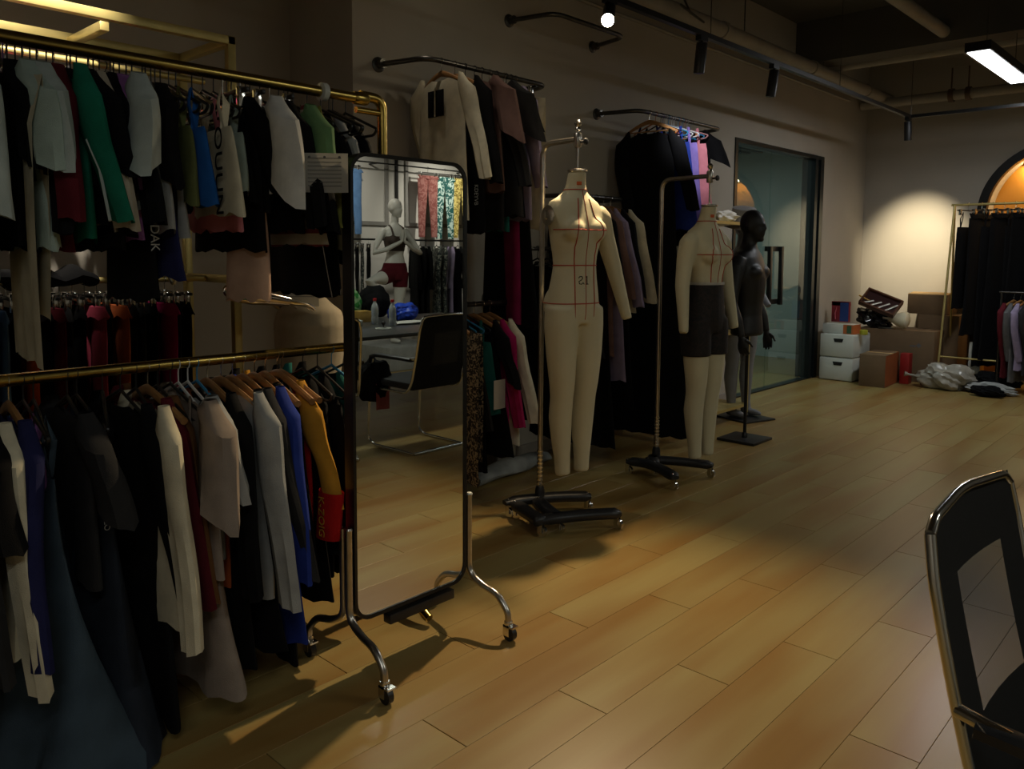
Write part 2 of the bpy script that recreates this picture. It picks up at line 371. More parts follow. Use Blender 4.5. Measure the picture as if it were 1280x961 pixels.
for y in (1.8, 3.9): bm = B(); tube(bm, [(0, y, .05), (0, y, ZC-3.42)], .006, 6); obj('hanger_rod', bm, GUN, t)
t = thing('ceiling_pipe', 'pale pipe crossing the ceiling from the left wall towards the lamp panel', 'pipe', (-3.5, 8.62, 3.36))
bm = B(); tube(bm, [(0, 0, 0), (4.5, 0, 0)], .05, 14); obj('run', bm, PIPEM, t)
for x in (.7, 1.25): bm = B(); tube(bm, [(x, 0, .04), (x, 0, ZC-3.36)], .005, 6); obj('hanger_rod', bm, GUN, t)
t = thing('ceiling_pipe', 'pale pipe under the ceiling nearest the far wall, with paired clamps', 'pipe', (-3.6, 9.95, 3.16))
bm = B(); tube(bm, [(0, 0, 0), (6, 0, 0)], .055, 14); obj('run', bm, PIPEM, t)
for x in (.95, 1.12): bm = B(); tube(bm, [(x, 0, 0), (x+.05, 0, 0)], .075, 12); tube(bm, [(x+.02, 0, .05), (x+.02, 0, .3)], .008, 6); obj('clamp', bm, mat('clamp_brown', (.12, .07, .04), .6), t)
pipe('wall_conduit', 'thin pale conduit fixed to the left wall below the track', [(-3.61, 4.2, 3.17), (-3.61, 9.6, 3.17)], .013)
pipe('sagging_cable', 'thin dark cable looping down from the pipe above the track', [(-3.36, 5.2, 3.7), (-3.32, 5.3, 3.45), (-3.25, 5.42, 3.2), (-3.12, 5.4, 3.1), (-3.2, 5.2, 3.2)], .008, GUN, 'cable', 6)
# track
t = thing('lamp_track', 'black lighting track hanging under the ceiling along the left wall', 'track', (-2.72, 2.4, 2.80))
bm = B(); box(bm, -.018, .018, -.5, 6.49, -.012, .02); obj('track', bm, BLK, t, False)
for y in (.4, 2.4, 4.6, 6.5): bm = B(); tube(bm, [(0, y, .02), (0, y, ZC-2.80)], .003, 5); obj('wire', bm, GUN, t)
t = thing('lamp_track', 'black lighting track hanging along the far wall', 'track', (-2.72, 8.87, 2.80))
bm = B(); box(bm, -.018, 6.5, -.018, .018, -.012, .02); obj('track', bm, BLK, t, False)
for x in (1.5, 3.5): bm = B(); tube(bm, [(x, 0, .02), (x, 0, ZC-2.80)], .003, 5); obj('wire', bm, GUN, t)
def spot_head(label, top, d, on=False, L_=.17, r=.034):
    top = Vector(top); d = Vector(d).normalized()
    t = thing('track_spotlight', label, 'spotlight', top)
    bm = B(); box(bm, -.02, .02, -.045, .045, -.03, .0); obj('adapter', bm, BLK, t, False)
    bm = B(); tube(bm, [(0, 0, -.02), (0, 0, -.055)], .009, 8); obj('swivel', bm, BLK, t)
    c0 = Vector((0, 0, -.06)); bm = B(); tube(bm, [c0-d*.02, c0-d*.015, c0+d*L_, c0+d*(L_+.002)], [r*.9, r, r, r*.92], 18); obj('housing', bm, BLKP, t)
    if on:
        bm = B(); ellip(bm, (0, 0, 0), (.034, .034, .034), 16, 10, Matrix.Translation(c0+d*(L_+.012))); obj('bulb', bm, mat('lit_bulb', (1, .86, .6), .5, emit=60), t)
    return t
spot_head('lit track spotlight with glowing bulb near the empty wall rails', (-2.70, 3.66, 2.79), (KEY-Vector((-2.70, 3.66, 2.73))), True, .13)
spot_head('black cylinder track spotlight, the first after the lit one', (-2.72, 4.69, 2.79), (-.12, .04, -1), r=.036)
spot_head('black cylinder track spotlight, nearer the glass door', (-2.72, 5.74, 2.79), (-.12, -.02, -1), r=.036)
spot_head('black cylinder track spotlight at the far corner of the track', (-2.72, 8.82, 2.79), (-.02, .2, -1), r=.036)
t = thing('linear_lamp', 'lit rectangular white lamp panel hanging under the ceiling', 'lamp', (-1.68, 7.75, 2.95))
bm = B(); box(bm, -.09, .09, -.76, .76, 0, .07); obj('housing', bm, BLK, t, False)
bm = B(); box(bm, -.075, .075, -.74, .74, -.006, 0); obj('diffuser', bm, mat('lamp_diffuser', (.95, .98, 1), .5, emit=9), t, False)
for y in (-.5, .5): bm = B(); tube(bm, [(0, y, .07), (0, y, ZC-2.95)], .003, 5); obj('wire', bm, GUN, t)
# ------------------------------------------------------------------ wall mounted rails
def wall_rail(label, y0, y1, z, proj=.33, r=.015):
    t = thing('wall_rail', label, 'clothes rail', (XW, y0, z))
    x = proj; yb = .07; L_ = y1-y0
    bm = B(); tube(bm, smooth_path([(.02, 0, 0), (x, yb, 0), (x, L_-yb, 0), (.02, L_, 0)], .08, 6), r, 12); obj('rail', bm, GUN, t)
    for y in (0, L_):
        bm = B(); lathe(bm, [(.042, .0), (.042, .006), (.024, .012), (.022, .03), (.026, .034), (.026, .05)], (0, y, 0), 'x', 18)
        obj('flange', bm, GUN, t)
    return t
RA = dict(x=-3.30, z=2.425); RB = dict(x=-3.30, z=2.41); RC = dict(x=-3.30, z=1.77); RD = dict(x=-3.28, z=1.10)
wall_rail('dark bent pipe rail on the wall carrying the cream square-neck top', 2.79, 3.90, 2.425)
wall_rail('dark bent pipe rail on the wall carrying the long black dress and neon hangers', 4.78, 6.10, 2.41)
wall_rail('empty dark bent pipe rail high on the wall by the lit spotlight', 3.84, 4.72, 2.88)
wall_rail('low dark pipe rail behind the mirror stand with orange and blue hangers', 2.70, 3.64, 1.10, .35)
wall_rail('dark pipe rail at chest height behind the first dress form', 4.02, 4.75, 1.77)

# ------------------------------------------------------------------ hangers and garments
def shared(fn):
    cache = {}
    def g(*a):
        if a not in cache: cache[a] = fn(*a)
        return cache[a]
    return g
@shared
def hook_mesh(r_):
    bm = B(); p = [(0, 0, -.062)]+[(0, 0, -.03)]+[(.016*math.cos(a)*1.0, 0, .0+.016*math.sin(a)) for a in [(-.45*PI+PI*1.35*i/8) for i in range(9)]]
    tube(bm, p, r_, 6); return to_mesh(bm, 'hook')
@shared
def plastic_body(w_):
    bm = B(); tube(bm, smooth_path([(0, 0, -.06), (w_, 0, -.135), (w_*.9, 0, -.155), (-w_*.9, 0, -.155), (-w_, 0, -.135), (0, 0, -.06)], .03, 4), .005, 6); return to_mesh(bm, 'body')
@shared
def wood_body(w_):
    bm = B(); R = []
    for i in range(13):
        s = -1+2*i/12; x = s*w_; z = -.068-.075*abs(s)**1.35; h = .017*(1-.35*abs(s)); th = .007+.005*abs(s); y = .018*s*s
        R.append([Vector((x, y+th*math.cos(a), z+h*math.sin(a))) for a in [2*PI*k/8 for k in range(8)]])
    rings(bm, R); return to_mesh(bm, 'body')
@shared
def bar_mesh(w_):
    bm = B(); tube(bm, [(-w_*.88, .012, -.135), (w_*.88, .012, -.135)], .005, 6); return to_mesh(bm, 'trouser_bar')
@shared
def clip_body(w_):
    bm = B(); box(bm, -w_, w_, -.006, .006, -.072, -.058, .003); return to_mesh(bm, 'body')
@shared
def clip_mesh():
    bm = B(); box(bm, -.011, .011, -.012, .012, -.115, -.052, .003); return to_mesh(bm, 'clip')
HM = {'black': mat('hanger_black', (.012, .012, .012), .35), 'white': mat('hanger_white', (.6, .6, .58), .4), 'skyblue': mat('hanger_sky_blue', (.03, .22, .42), .4),
 'wood': WOODH, 'orange': mat('hanger_orange', (.45, .14, .03), .45), 'grey': mat('hanger_grey', (.25, .25, .27), .4), 'pinkwhite': mat('hanger_pink', (.6, .3, .3), .4), 'purple': mat('hanger_purple', (.10, .06, .2), .4)}
def hanger(kind, col, loc, rz, what, group, w_=.19):
    word = {'skyblue': 'sky blue', 'pinkwhite': 'pale pink', 'wood': 'brown'}.get(col, col)
    lab = {'plastic': f'{word} tubular hanger', 'wood': f'{word} wooden hanger', 'clip': f'{word} clip hanger'}[kind]+' holding the '+what
    lab = ' '.join(lab.split()[:16])
    t = thing('clothes_hanger', lab, 'hanger', loc, rz, group)
    m = HM[col]
    obj('hook', hook_mesh(.0022), CHROME if not (kind == 'plastic') else None, t)
    hk = t.children
    if kind == 'plastic':
        me = hook_mesh(.0022).copy(); me.materials.clear(); me.materials.append(m); t.children[0].data = me
        o = obj('body', plastic_body(w_).copy(), m, t)
    elif kind == 'wood':
        obj('body', wood_body(w_), m, t); obj('trouser_bar', bar_mesh(w_), m, t)
    else:
        obj('body', clip_body(w_*.85), m, t)
        for s in (-1, 1): obj('clip', clip_mesh(), CHROME, t, loc=(s*w_*.62, 0, 0))
    return t
def body_mesh(seed, H, w0, w1, t0, fold, neck=True, top=-.072, sl=.07, flare=0, lift=0, strapless=False, spread=0):
    r = random.Random(seed); n, m = 30, 13; R = []
    p1, p2, p3 = r.uniform(0, 6), r.uniform(0, 6), r.uniform(0, 6); f1 = r.uniform(9, 15); f2 = r.uniform(22, 34)
    for i in range(m+1):
        s = i/m; ring = []
        for k in range(n):
            a = 2*PI*k/n; ca, sa = math.cos(a), math.sin(a)
            ca_ = math.copysign(abs(ca)**.8, ca)
            if i == 0:
                x = w0*ca_; z = top-(sl*abs(ca_)**1.1 if not strapless else 0)
                if neck and abs(x) < .075: z -= (.085 if sa > 0 else .03)*(1-(abs(x)/.075)**2)
                y = t0*.35*sa
            else:
                ss = min(1, s*1.0); w = w0*1.03+(w1-w0)*ss+flare*ss**2.2
                x = w*ca_; zt = top-(sl*abs(ca_)*(1-ss) if not strapless else 0); z = zt+(-H-top)*ss
                A = fold*(.15+ss*.85)
                th = t0*(.8+.7*ss)+spread*ss**2.2
                y = th*sa+A*(math.sin(f1*x/w0*.2*1.0+p1+ss*1.2)+.5*math.sin(f2*x+p2+ss)+.3*sa*math.sin(f2*1.7*x+p3))
                x += A*.6*math.sin(p3+ss*5)
                x += .035*ss; z += lift*x*ss + .008*math.sin(9*x/w0+p2)*ss
            ring.append(Vector((x, y, z)))
        R.append(ring)
    bm = B(); rings(bm, R, False); return bm
def sleeve_mesh(seed, side, L_, r0, r1, out=.05, cuff=True):
    r = random.Random(seed+side*31); n, m = 12, 9; pts = []
    sw = r.uniform(-.02, .02); P0 = Vector((side*.165, 0, -.125))
    if L_ < .3: pts = [P0, P0+Vector((side*.05, sw*.4, -.03)), P0+Vector((side*(.06+out*.3), sw, -L_*.5)), P0+Vector((side*(.065+out*.5)+.02, sw*1.4, -L_))]
    else: pts = [P0, P0+Vector((side*.05, 0, -.05)), P0+Vector((side*.07+.015, sw, -.05-L_*.3)), P0+Vector((side*(.07+out*.1)+.06, sw*2, -L_*.65)), P0+Vector((side*(.05+out*.35)+.11, sw*2.5, -L_))]
    LASTP[0] = pts[2:]
    R = []; segs = len(pts)-1; q = r.uniform(0, 6); q2 = r.uniform(0, 6)
    short = L_ < .34
    for i in range(m+1):
        u = i/m*segs; j = min(int(u), segs-1); f = u-j; p = pts[j].lerp(pts[j+1], f); s = i/m
        rr = r0+(r1-r0)*s; k0 = min(1, .06+s*4.2); tl = max(0, 1-s*2.6)
        ring = []
        for k in range(n):
            a = 2*PI*k/n; ca, sa = math.cos(a), math.sin(a)
            fold_ = 1+.16*math.sin(3*a+q+s*2)*s
            x_ = rr*ca*fold_*k0
            ring.append(p+Vector((x_, (rr*.36+.006)*sa*fold_*(.5+.5*k0)+.010*math.sin(s*5+q2)*s+.006*math.sin(7*x_/rr+q)*s,
                                  .045*tl*(1-k0*.5)-side*x_*.55*tl-(.5*side*x_*s if short else 0)+.006*math.sin(2*a+q)*s)))
        R.append(ring)
    bm = B(); rings(bm, R, False); return bm
NG = [0]; LASTP = [None]
def garment(kind, col, label, cat, name, rail, y, hem, hk='plastic', hc='black', rz=0, group=None, dx=0, m=None, w=None, sleeve_len=None, cuff=None, seed=None, hang=True, folds=None, hw=.19, slcol=None, belt=None, flare=.05, spread=0, dz=0):
    """garment hanging from a rail; hem is a height above the floor"""
    NG[0] += 1; sd = seed or NG[0]*13+5; M_ = m or cloth(col); x, z = rail['x']+dx, rail['z']+.0
    rx = random.Random(sd)
    rz = rz+rx.uniform(-.07, .07)
    loc = (x, y, z)
    H = z-hem
    what = label.split()[:11]
    while what[-1] in ('the', 'a', 'of', 'on', 'in', 'at', 'and', 'with', 'by', 'to', 'over', 'whose', 'from', 'between', 'behind', 'beside', 'under', 'left', 'right', 'just', 'directly', 'near', 'below', 'across', 'before', 'its'): what.pop()
    what = ' '.join(what)
    if hang: hanger(hk, hc, (rail['x'], y, z+.001), rz, what, None, hw)
    t = thing(name, label, cat, (x, y, z-dz), rz, group)
    if kind in ('tee', 'long', 'longdress', 'teedress'):
        w0 = .185; w1 = w or .2
        obj('body', body_mesh(sd, H, w0, w1, .022, folds or .012, flare=.06 if 'dress' in kind else 0), M_, t)
        L_ = sleeve_len or (.2 if kind.startswith('tee') else .54)
        for s in (-1, 1):
            so = obj('sleeve', sleeve_mesh(sd, s, L_, .085 if kind.startswith('tee') else .07, .095 if kind.startswith('tee') else .045), cloth(slcol) if slcol else M_, t)
            if cuff:
                bm = B(); p = LASTP[0][-1].copy(); R = [[p+Vector((.056*math.cos(a)-(.02 if dz < 0 else 0), .030*math.sin(a), dz)) for a in [2*PI*k/12 for k in range(12)]] for dz in (.03, -.13)]
                rings(bm, R, False); obj('cuff', bm, cloth(cuff), so)
    elif kind == 'tank':
        obj('body', body_mesh(sd, H, .15, w or .17, .02, folds or .01, neck=False, top=-.2, strapless=True), M_, t)
        for s in (-1, 1):
            bm = B(); tube(bm, [(s*.09, .0, -.205), (s*.085, .012, -.13), (s*.075, 0, -.085), (s*.085, -.012, -.13), (s*.09, 0, -.205)], .011, 6, ry=.3); obj('strap', bm, M_, t)
    elif kind == 'strapdress':
        obj('body', body_mesh(sd, H, min(.15, w or .15), w or .2, .022, folds or .014, neck=False, top=-.24, strapless=True, flare=flare, spread=spread), M_, t)
        for s in (-1, 1):
            bm = B(); tube(bm, [(s*.1, .0, -.245), (s*.09, .014, -.15), (s*.07, 0, -.085), (s*.09, -.014, -.15), (s*.1, 0, -.245)], .008, 6, ry=.4); obj('strap', bm, M_, t)
    elif kind == 'skirt':
        obj('waistband', body_mesh(sd, .155, w or .15, w or .15, .014, .002, neck=False, top=-.1, strapless=True), M_, t)
        obj('body', body_mesh(sd, H, w or .15, (w or .15)+.04, .02, folds or .018, neck=False, top=-.15, strapless=True, flare=.1), M_, t)
    elif kind == 'pants':
        W = w or .15
        obj('waistband', body_mesh(sd, .15, W, W, .014, .002, neck=False, top=-.1, strapless=True), M_, t)
        for s in (-1, 1):
            bm = B(); R = []
            for i in range(9):
                q = i/8; rr = W*.54*(1-.42*q); 
                R.append([Vector((s*W*.5*(1+.22*q)+rr*math.cos(a), (.014+.008*q)*math.sin(a)+.012*s*q+.004*math.sin(9*q+s), -.145-(H-.145)*q)) for a in [2*PI*k/12 for k in range(12)]])
            rings(bm, R, False); obj('leg', bm, M_, t)
    elif kind == 'folded':   # folded over the hanger bar
        W = w or .16
        bm = B(); R = []
        for i in range(13):
            q = i/12
            if q < .5: yy, zz = -.012-.012*math.sin(q*2*PI)*.5, -H+(H-.13)*min(1, q*2.0)
            else: yy, zz = .012+.012*math.sin(q*2*PI)*-.5, -.13-(H*.86-.13)*(q*2-1)
            R.append([Vector((W*(-1+2*k/10), yy+.004*math.sin(k*1.9+sd+q*3), zz+.006*math.sin(k*1.1))) for k in range(11)])
        rings(bm, R, False, False)
        obj('body', bm, M_, t)
    return t
# gold double rack in the foreground
UP = dict(x=-2.45, z=1.955); LO = dict(x=-2.45, z=1.045)
rk = thing('clothes_rack', 'gold double clothes rack crowded with garments beside the mirror', 'clothes rack', (-2.45, 0, 0))
for z, r_, nm, y_ in ((1.965, .019, 'upper_rail', 1.80), (1.055, .017, 'lower_rail', 1.86)):
    bm = B(); tube(bm, [(0, -.9, z-.008), (0, y_, z-.008)], r_, 16); obj(nm, bm, BRASS, rk)
for y in (-.95, 1.90):
    bm = B(); tube(bm, smooth_path([(0, y-.10*(1 if y > 0 else -1), 1.968), (0, y, 1.968), (0, y, .05)], .06, 6), .019, 14); obj('post', bm, BRASS, rk)
    bm = B(); tube(bm, smooth_path([(.26, y, .03), (.2, y, .06), (-.2, y, .06), (-.26, y, .03)], .05, 4), .017, 12); obj('foot', bm, BRASS, rk)
    bm = B(); tube(bm, [(0, y-.12*(1 if y > 0 else -1), 1.915), (0, y, 1.915)], .012, 10); obj('bracket', bm, BRASS, rk)
    bm = B(); lathe(bm, [(.021, -.03), (.024, -.02), (.024, .02), (.021, .03)], (0, 1.80 if y > 0 else -.85, 1.957), 'y', 14); obj('collar', bm, BRASS, rk)
bm = B(); lathe(bm, [(.02, -.014), (.032, -.01), (.032, .01), (.02, .014)], (0, 1.64, 1.957), 'y', 18); obj('size_ring', bm, WHITEP, rk)
U = [ # y, kind, colour, hem, label, category, name, extra
 (.42, 'long', 'black', 1.35, 'black top at the left photo edge, first on the upper gold rail', 'top', 'long_sleeve_top', {}),
 (.50, 'tank', 'rust', 1.45, 'rust brown vest top near the left photo edge of the upper rail', 'top', 'vest_top', dict(hc='wood', hk='wood')),
 (.56, 'long', 'palemint', 1.32, 'pale grey-green long sleeve top beside the long cream trousers', 'top', 'long_sleeve_top', {}),
 (.665, 'folded', 'cream', 1.11, 'long cream trousers hanging lowest from the upper gold rail', 'trousers', 'folded_trousers', dict(w=.19, dx=.10, rz=-.05)),
 (.655, 'teedress', 'mint', 1.40, 'mint green tunic with short sleeves behind the long cream trousers', 'dress', 'tunic', dict(hc='purple')),
 (.70, 'tee', 'palemint', 1.55, 'pale grey short sleeve tee between cream trousers and maroon top', 'top', 'tee_shirt', {}),
 (.735, 'long', 'maroon', 1.40, 'dark maroon long sleeve top beside the emerald green one', 'top', 'long_sleeve_top', {}),
 (.775, 'long', 'green', 1.42, 'emerald green long sleeve top with pale piping on the sleeve', 'top', 'long_sleeve_top', dict(sleeve_len=.36, dx=.05)),
 (.81, 'tee', 'black', 1.46, 'black tee just right of the emerald green top', 'top', 'tee_shirt', {}),
 (.835, 'long', 'beige', 1.47, 'beige grey long sleeve top hanging between two black tops', 'top', 'long_sleeve_top', dict(sleeve_len=.38)),
 (.865, 'long', 'black', 1.40, 'black top directly left of the purple top on the upper rail', 'top', 'long_sleeve_top', {}),
 (.895, 'long', 'purple', 1.42, 'purple long sleeve top beside the pale grey-green tee', 'top', 'long_sleeve_top', dict(sleeve_len=.26)),
 (.925, 'strapdress', 'black', 1.26, 'long black dress with small white lettering under the pale tee', 'dress', 'strap_dress', dict(w=.12, dx=.07, flare=0)),
 (.95, 'tee', 'palemint', 1.50, 'pale grey-green tee with a wide pointed sleeve in the rail middle', 'top', 'tee_shirt', dict(rz=-.2, dx=.06)),
 (.985, 'tank', 'lightgrey', 1.45, 'grey vest top right of the pale pointed sleeve', 'top', 'vest_top', dict(dx=.06, w=.17)),
 (1.015, 'strapdress', 'navy', 1.32, 'navy blue strap dress beside the white strappy top', 'dress', 'strap_dress', {}),
 (1.04, 'tank', 'lightgrey', 1.44, 'white strappy top with a dangling cream tie loop', 'top', 'vest_top', {}),
 (1.068, 'tank', 'olive', 1.53, 'olive green vest top left of the bright blue one', 'top', 'vest_top', dict(w=.17, dx=.05)),
 (1.093, 'tank', 'blue', 1.53, 'bright blue vest top on the upper gold rail', 'top', 'vest_top', dict(w=.17, dx=.06, folds=.004)),
 (1.115, 'tank', 'beige', 1.56, 'beige rib strap top beside the bright blue vest', 'top', 'vest_top', dict(w=.19)),
 (1.165, 'tank', 'cream', 1.50, 'cream vest top printed with large black letters', 'top', 'vest_top', dict(w=.2, rz=-.2, dx=.13, folds=.002)),
 (1.20, 'tank', 'pink', 1.46, 'dusty pink strap top behind the lettered cream vest', 'top', 'vest_top', {}),
 (1.235, 'tank', 'mint', 1.57, 'pale mint strap top right of the lettered cream vest', 'top', 'vest_top', dict(w=.15, dx=.04)),
 (1.265, 'tank', 'black', 1.55, 'black strappy top right of the pale mint top', 'top', 'vest_top', dict(hk='clip')),
 (1.295, 'strapdress', 'peach', 1.24, 'long peach slip dress hanging below the black strappy tops', 'dress', 'strap_dress', dict(w=.085, dx=.05, flare=0, rz=.1)),
 (1.325, 'tank', 'black', 1.52, 'black cord top with dangling loops left of the white sleeve', 'top', 'vest_top', dict(hk='clip')),
 (1.36, 'tee', 'white', 1.58, 'white tee with a flared scalloped sleeve on the upper rail', 'top', 'tee_shirt', dict(sleeve_len=.26, rz=-.2, dx=.05)),
 (1.395, 'long', 'black', 1.46, 'black top with ruffled hem right of the white sleeve', 'top', 'long_sleeve_top', {}),
 (1.43, 'tank', 'black', 1.50, 'black top between the white sleeve and striped top', 'top', 'vest_top', dict(hk='clip')),
 (1.465, 'tank', 'stripe', 1.42, 'cream vest top with dark red stripes near its hem', 'top', 'vest_top', dict(w=.17, dx=.07)),
 (1.50, 'teedress', 'seafoam', 1.47, 'pale green tunic partly behind the yellow-green one', 'top', 'tunic', dict(rz=-.15)),
 (1.52, 'tank', 'lime', 1.48, 'yellow-green tunic behind the pinned paper sheet', 'top', 'tunic', dict(w=.2, rz=-.1, dx=.09)),
 (1.575, 'longdress', 'black', 1.25, 'long black dress hanging beside the top of the mirror', 'dress', 'long_dress', dict(rz=-.1, dx=-.04)),
 (1.63, 'long', 'black', 1.24, 'black jacket on the upper rail just left of the mirror frame', 'jacket', 'jacket', {}),
 (1.68, 'long', 'lightgrey', 1.40, 'pale grey shiny blouse at the right end of the upper rail', 'top', 'long_sleeve_top', {}),
 (1.735, 'long', 'black', 1.35, 'black top last on the upper rail by the bent post', 'top', 'long_sleeve_top', {}),
]
MATS['fabric_stripe'] = striped('fabric_stripe', (.42, .38, .29), (.17, .02, .02), 20, .3)
FILL = []
for it in U:
    if it[2] not in ('black', 'navy', 'lime', 'stripe') and not 1.09 < it[0] < 1.24: FILL.append((it[0]-.016, 'long' if rnd.random() < .6 else 'tank', 'black', max(1.40, it[3]+rnd.uniform(-.06, .04)), 'black top packed directly left of the '+' '.join(it[4].split()[:5]), 'top', 'long_sleeve_top', dict(dx=-.035, sleeve_len=rnd.uniform(.2, .4))))
for (y, k, c, hem, lab, cat, nm, ex) in U+FILL:
    e = dict(ex)
    if k in ('long', 'longdress'): e.setdefault('sleeve_len', .36)
    if y > 1.54: e['dx'] = -.13
    e = dict(e); mm = MATS['fabric_stripe'] if c == 'stripe' else None
    g_ = garment(k, c, lab, cat, nm, UP, y, hem, m=mm, **e)
    if 'large black letters' in lab:
        text('lettering', 'OUUN', .085, cloth('black'), g_, (.13, -.031, -.33), (PI/2, PI/2, 0))
    if 'small white lettering' in lab: text('lettering', 'KKDAK', .035, cloth('lightgrey'), g_, (.196, -.01, -.5), (PI/2, PI/2, PI/2))
    if 'tie loop' in lab:
        bm = B(); tube(bm, smooth_path([(.12, 0, -.42), (.13, -.01, -.55), (.16, -.01, -.63), (.13, -.01, -.66), (.10, -.01, -.63), (.125, -.01, -.55), (.13, 0, -.42)], .03), .005, 6); obj('tie', bm, cloth('cream'), g_)
    if 'dangling loops' in lab:
        for q in (-1, 0, 1):
            bm = B(); tube(bm, smooth_path([(.14, .01*q, -.2), (.17+.02*q, .02*q, -.36), (.14, .02*q, -.41), (.11, .01*q, -.36), (.13, 0, -.2)], .03), .004, 6); obj('cord', bm, cloth('black'), g_)
    if lab.startswith('emerald'):
        bm = B(); tube(bm, [p+Vector((.0, -.028, 0)) for p in LASTP[0]], .004, 6); obj('piping', bm, cloth('palemint'), g_)
L_ = [
 (.30, 'longdress', 'black', .30, 'black long dress hidden at the left edge of the lower rail', 'dress', 'long_dress', {}),
 (.38, 'long', 'cream', .34, 'cream long sleeve blouse at the left photo edge of the lower rail', 'top', 'long_sleeve_top', dict(sleeve_len=.58)),
 (.46, 'longdress', 'charcoal', .40, 'dark brown-black coat at the left edge of the lower rail', 'coat', 'long_coat', {}),
 (.54, 'teedress', 'black', .68, 'black short sleeve dress over the two cream sleeves', 'dress', 'tunic', dict(hc='grey')),
 (.585, 'long', 'cream', .36, 'cream shirt whose two long sleeves hang at lower left', 'shirt', 'long_sleeve_top', dict(sleeve_len=.60)),
 (.63, 'long', 'navy', .45, 'navy blue top on a wooden hanger beside the cream shirt', 'top', 'long_sleeve_top', dict(hk='wood', hc='wood')),
 (.665, 'tank', 'purple', .50, 'purple vest top between navy top and blue-grey gown', 'top', 'vest_top', {}),
 (.69, 'strapdress', 'slate', .015, 'long blue-grey gown reaching the floor at lower left', 'gown', 'long_gown', dict(w=.22, folds=.04, rz=-.1, dx=.05, flare=.14, spread=.15)),
 (.775, 'tee', 'charcoal', .50, 'dark grey tee right of the blue-grey gown', 'top', 'tee_shirt', {}),
 (.80, 'strapdress', 'darkslate', .02, 'long dark slate gown with lettering down its side, reaching the floor', 'gown', 'long_gown', dict(w=.22, folds=.026, flare=.10, dx=.02, spread=.08)),
 (.87, 'strapdress', 'black', .10, 'long black pinafore with thin straps left of the cream blouse', 'dress', 'strap_dress', dict(w=.21, rz=-.3)),
 (.92, 'longdress', 'black', .05, 'full black dress directly behind the cream blouse sleeve', 'dress', 'long_dress', {}),
 (.965, 'long', 'cream', .34, 'cream collared blouse with a long sleeve in the lower rail middle', 'blouse', 'long_sleeve_top', dict(sleeve_len=.60, rz=-.1, dx=.06)),
 (1.0, 'long', 'maroon', .45, 'maroon top just right of the cream collared blouse', 'top', 'long_sleeve_top', dict(hk='wood', hc='wood', dx=-.05)),
 (1.03, 'longdress', 'brown', .40, 'brown top behind the taupe outfit', 'top', 'long_sleeve_top', dict(dx=-.07)),
 (1.07, 'strapdress', 'taupe', .11, 'long taupe dress flaring above the floor', 'dress', 'strap_dress', dict(w=.2, folds=.02, dx=.05, flare=.08, spread=.04)),
 (1.095, 'tee', 'taupe', .45, 'taupe tee with a wide sleeve over the long taupe dress', 'top', 'tee_shirt', dict(hc='white', dx=.06, sleeve_len=.26)),
 (1.125, 'tee', 'lightgrey', .47, 'pale grey tee right of the taupe tee', 'top', 'tee_shirt', dict(hc='white')),
 (1.155, 'tank', 'rust', .36, 'rust orange top showing its hem behind the taupe dress', 'top', 'vest_top', dict(hc='skyblue', w=.16)),
 (1.19, 'longdress', 'black', .12, 'long black dress left of the white long sleeve top', 'dress', 'long_dress', dict(hk='wood', hc='wood')),
 (1.235, 'long', 'lightgrey', .33, 'off-white long sleeve top on the right half of the lower rail', 'top', 'long_sleeve_top', dict(sleeve_len=.58, hk='wood', hc='wood', dx=.05)),
 (1.275, 'longdress', 'black', .14, 'long black dress right of the off-white sleeve', 'dress', 'long_dress', dict(hk='wood', hc='wood')),
 (1.315, 'long', 'charcoal', .30, 'charcoal jacket left of the royal blue dress', 'jacket', 'jacket', dict(hk='wood', hc='wood')),
 (1.355, 'longdress', 'royal', .13, 'long royal blue dress on the lower rail', 'dress', 'long_dress', dict(hk='wood', hc='wood', w=.19)),
 (1.395, 'longdress', 'black', .04, 'long black dress right of the royal blue one', 'dress', 'long_dress', dict(hk='wood', hc='wood', dx=-.07)),
 (1.44, 'long', 'black', .12, 'black coat left of the mustard and red jacket', 'coat', 'long_coat', dict(hk='wood', hc='wood', dx=-.13)),
 (1.455, 'long', 'red', .42, 'mustard and red jacket with lettered cuff beside the mirror', 'jacket', 'jacket', dict(slcol='mustard', cuff='red', sleeve_len=.33, hk='wood', hc='wood', rz=0, dx=-.06)),
 (1.54, 'longdress', 'black', .18, 'black dress between the mustard jacket and the mirror', 'dress', 'long_dress', {}),
 (1.60, 'long', 'black', .25, 'black jacket behind the left mirror frame', 'jacket', 'jacket', {}),
 (1.66, 'long', 'teal', .40, 'dark teal top behind the mirror on the lower rail', 'top', 'long_sleeve_top', dict(hc='skyblue')),
 (1.72, 'long', 'black', .20, 'last black coat on the lower rail behind the mirror', 'coat', 'long_coat', {}),
]
for (y, k, c, hem, lab, cat, nm, ex) in L_:
    if y > 1.5: ex['dx'] = -.12
    g_ = garment(k, c, lab, cat, nm, LO, y, hem, **ex)
    if 'lettered cuff' in lab:
        text('lettering', 'K-ZOIG', .04, cloth('mustard'), g_, (LASTP[0][-1].x-.01, LASTP[0][-1].y-.034, LASTP[0][-1].z-.05), (PI/2, PI/2, 0))
    if 'lettering down its side' in lab: text('lettering', 'ПEOПEO', .022, cloth('lightgrey'), g_, (.188, -.01, -.36), (PI/2, PI/2, PI/2))
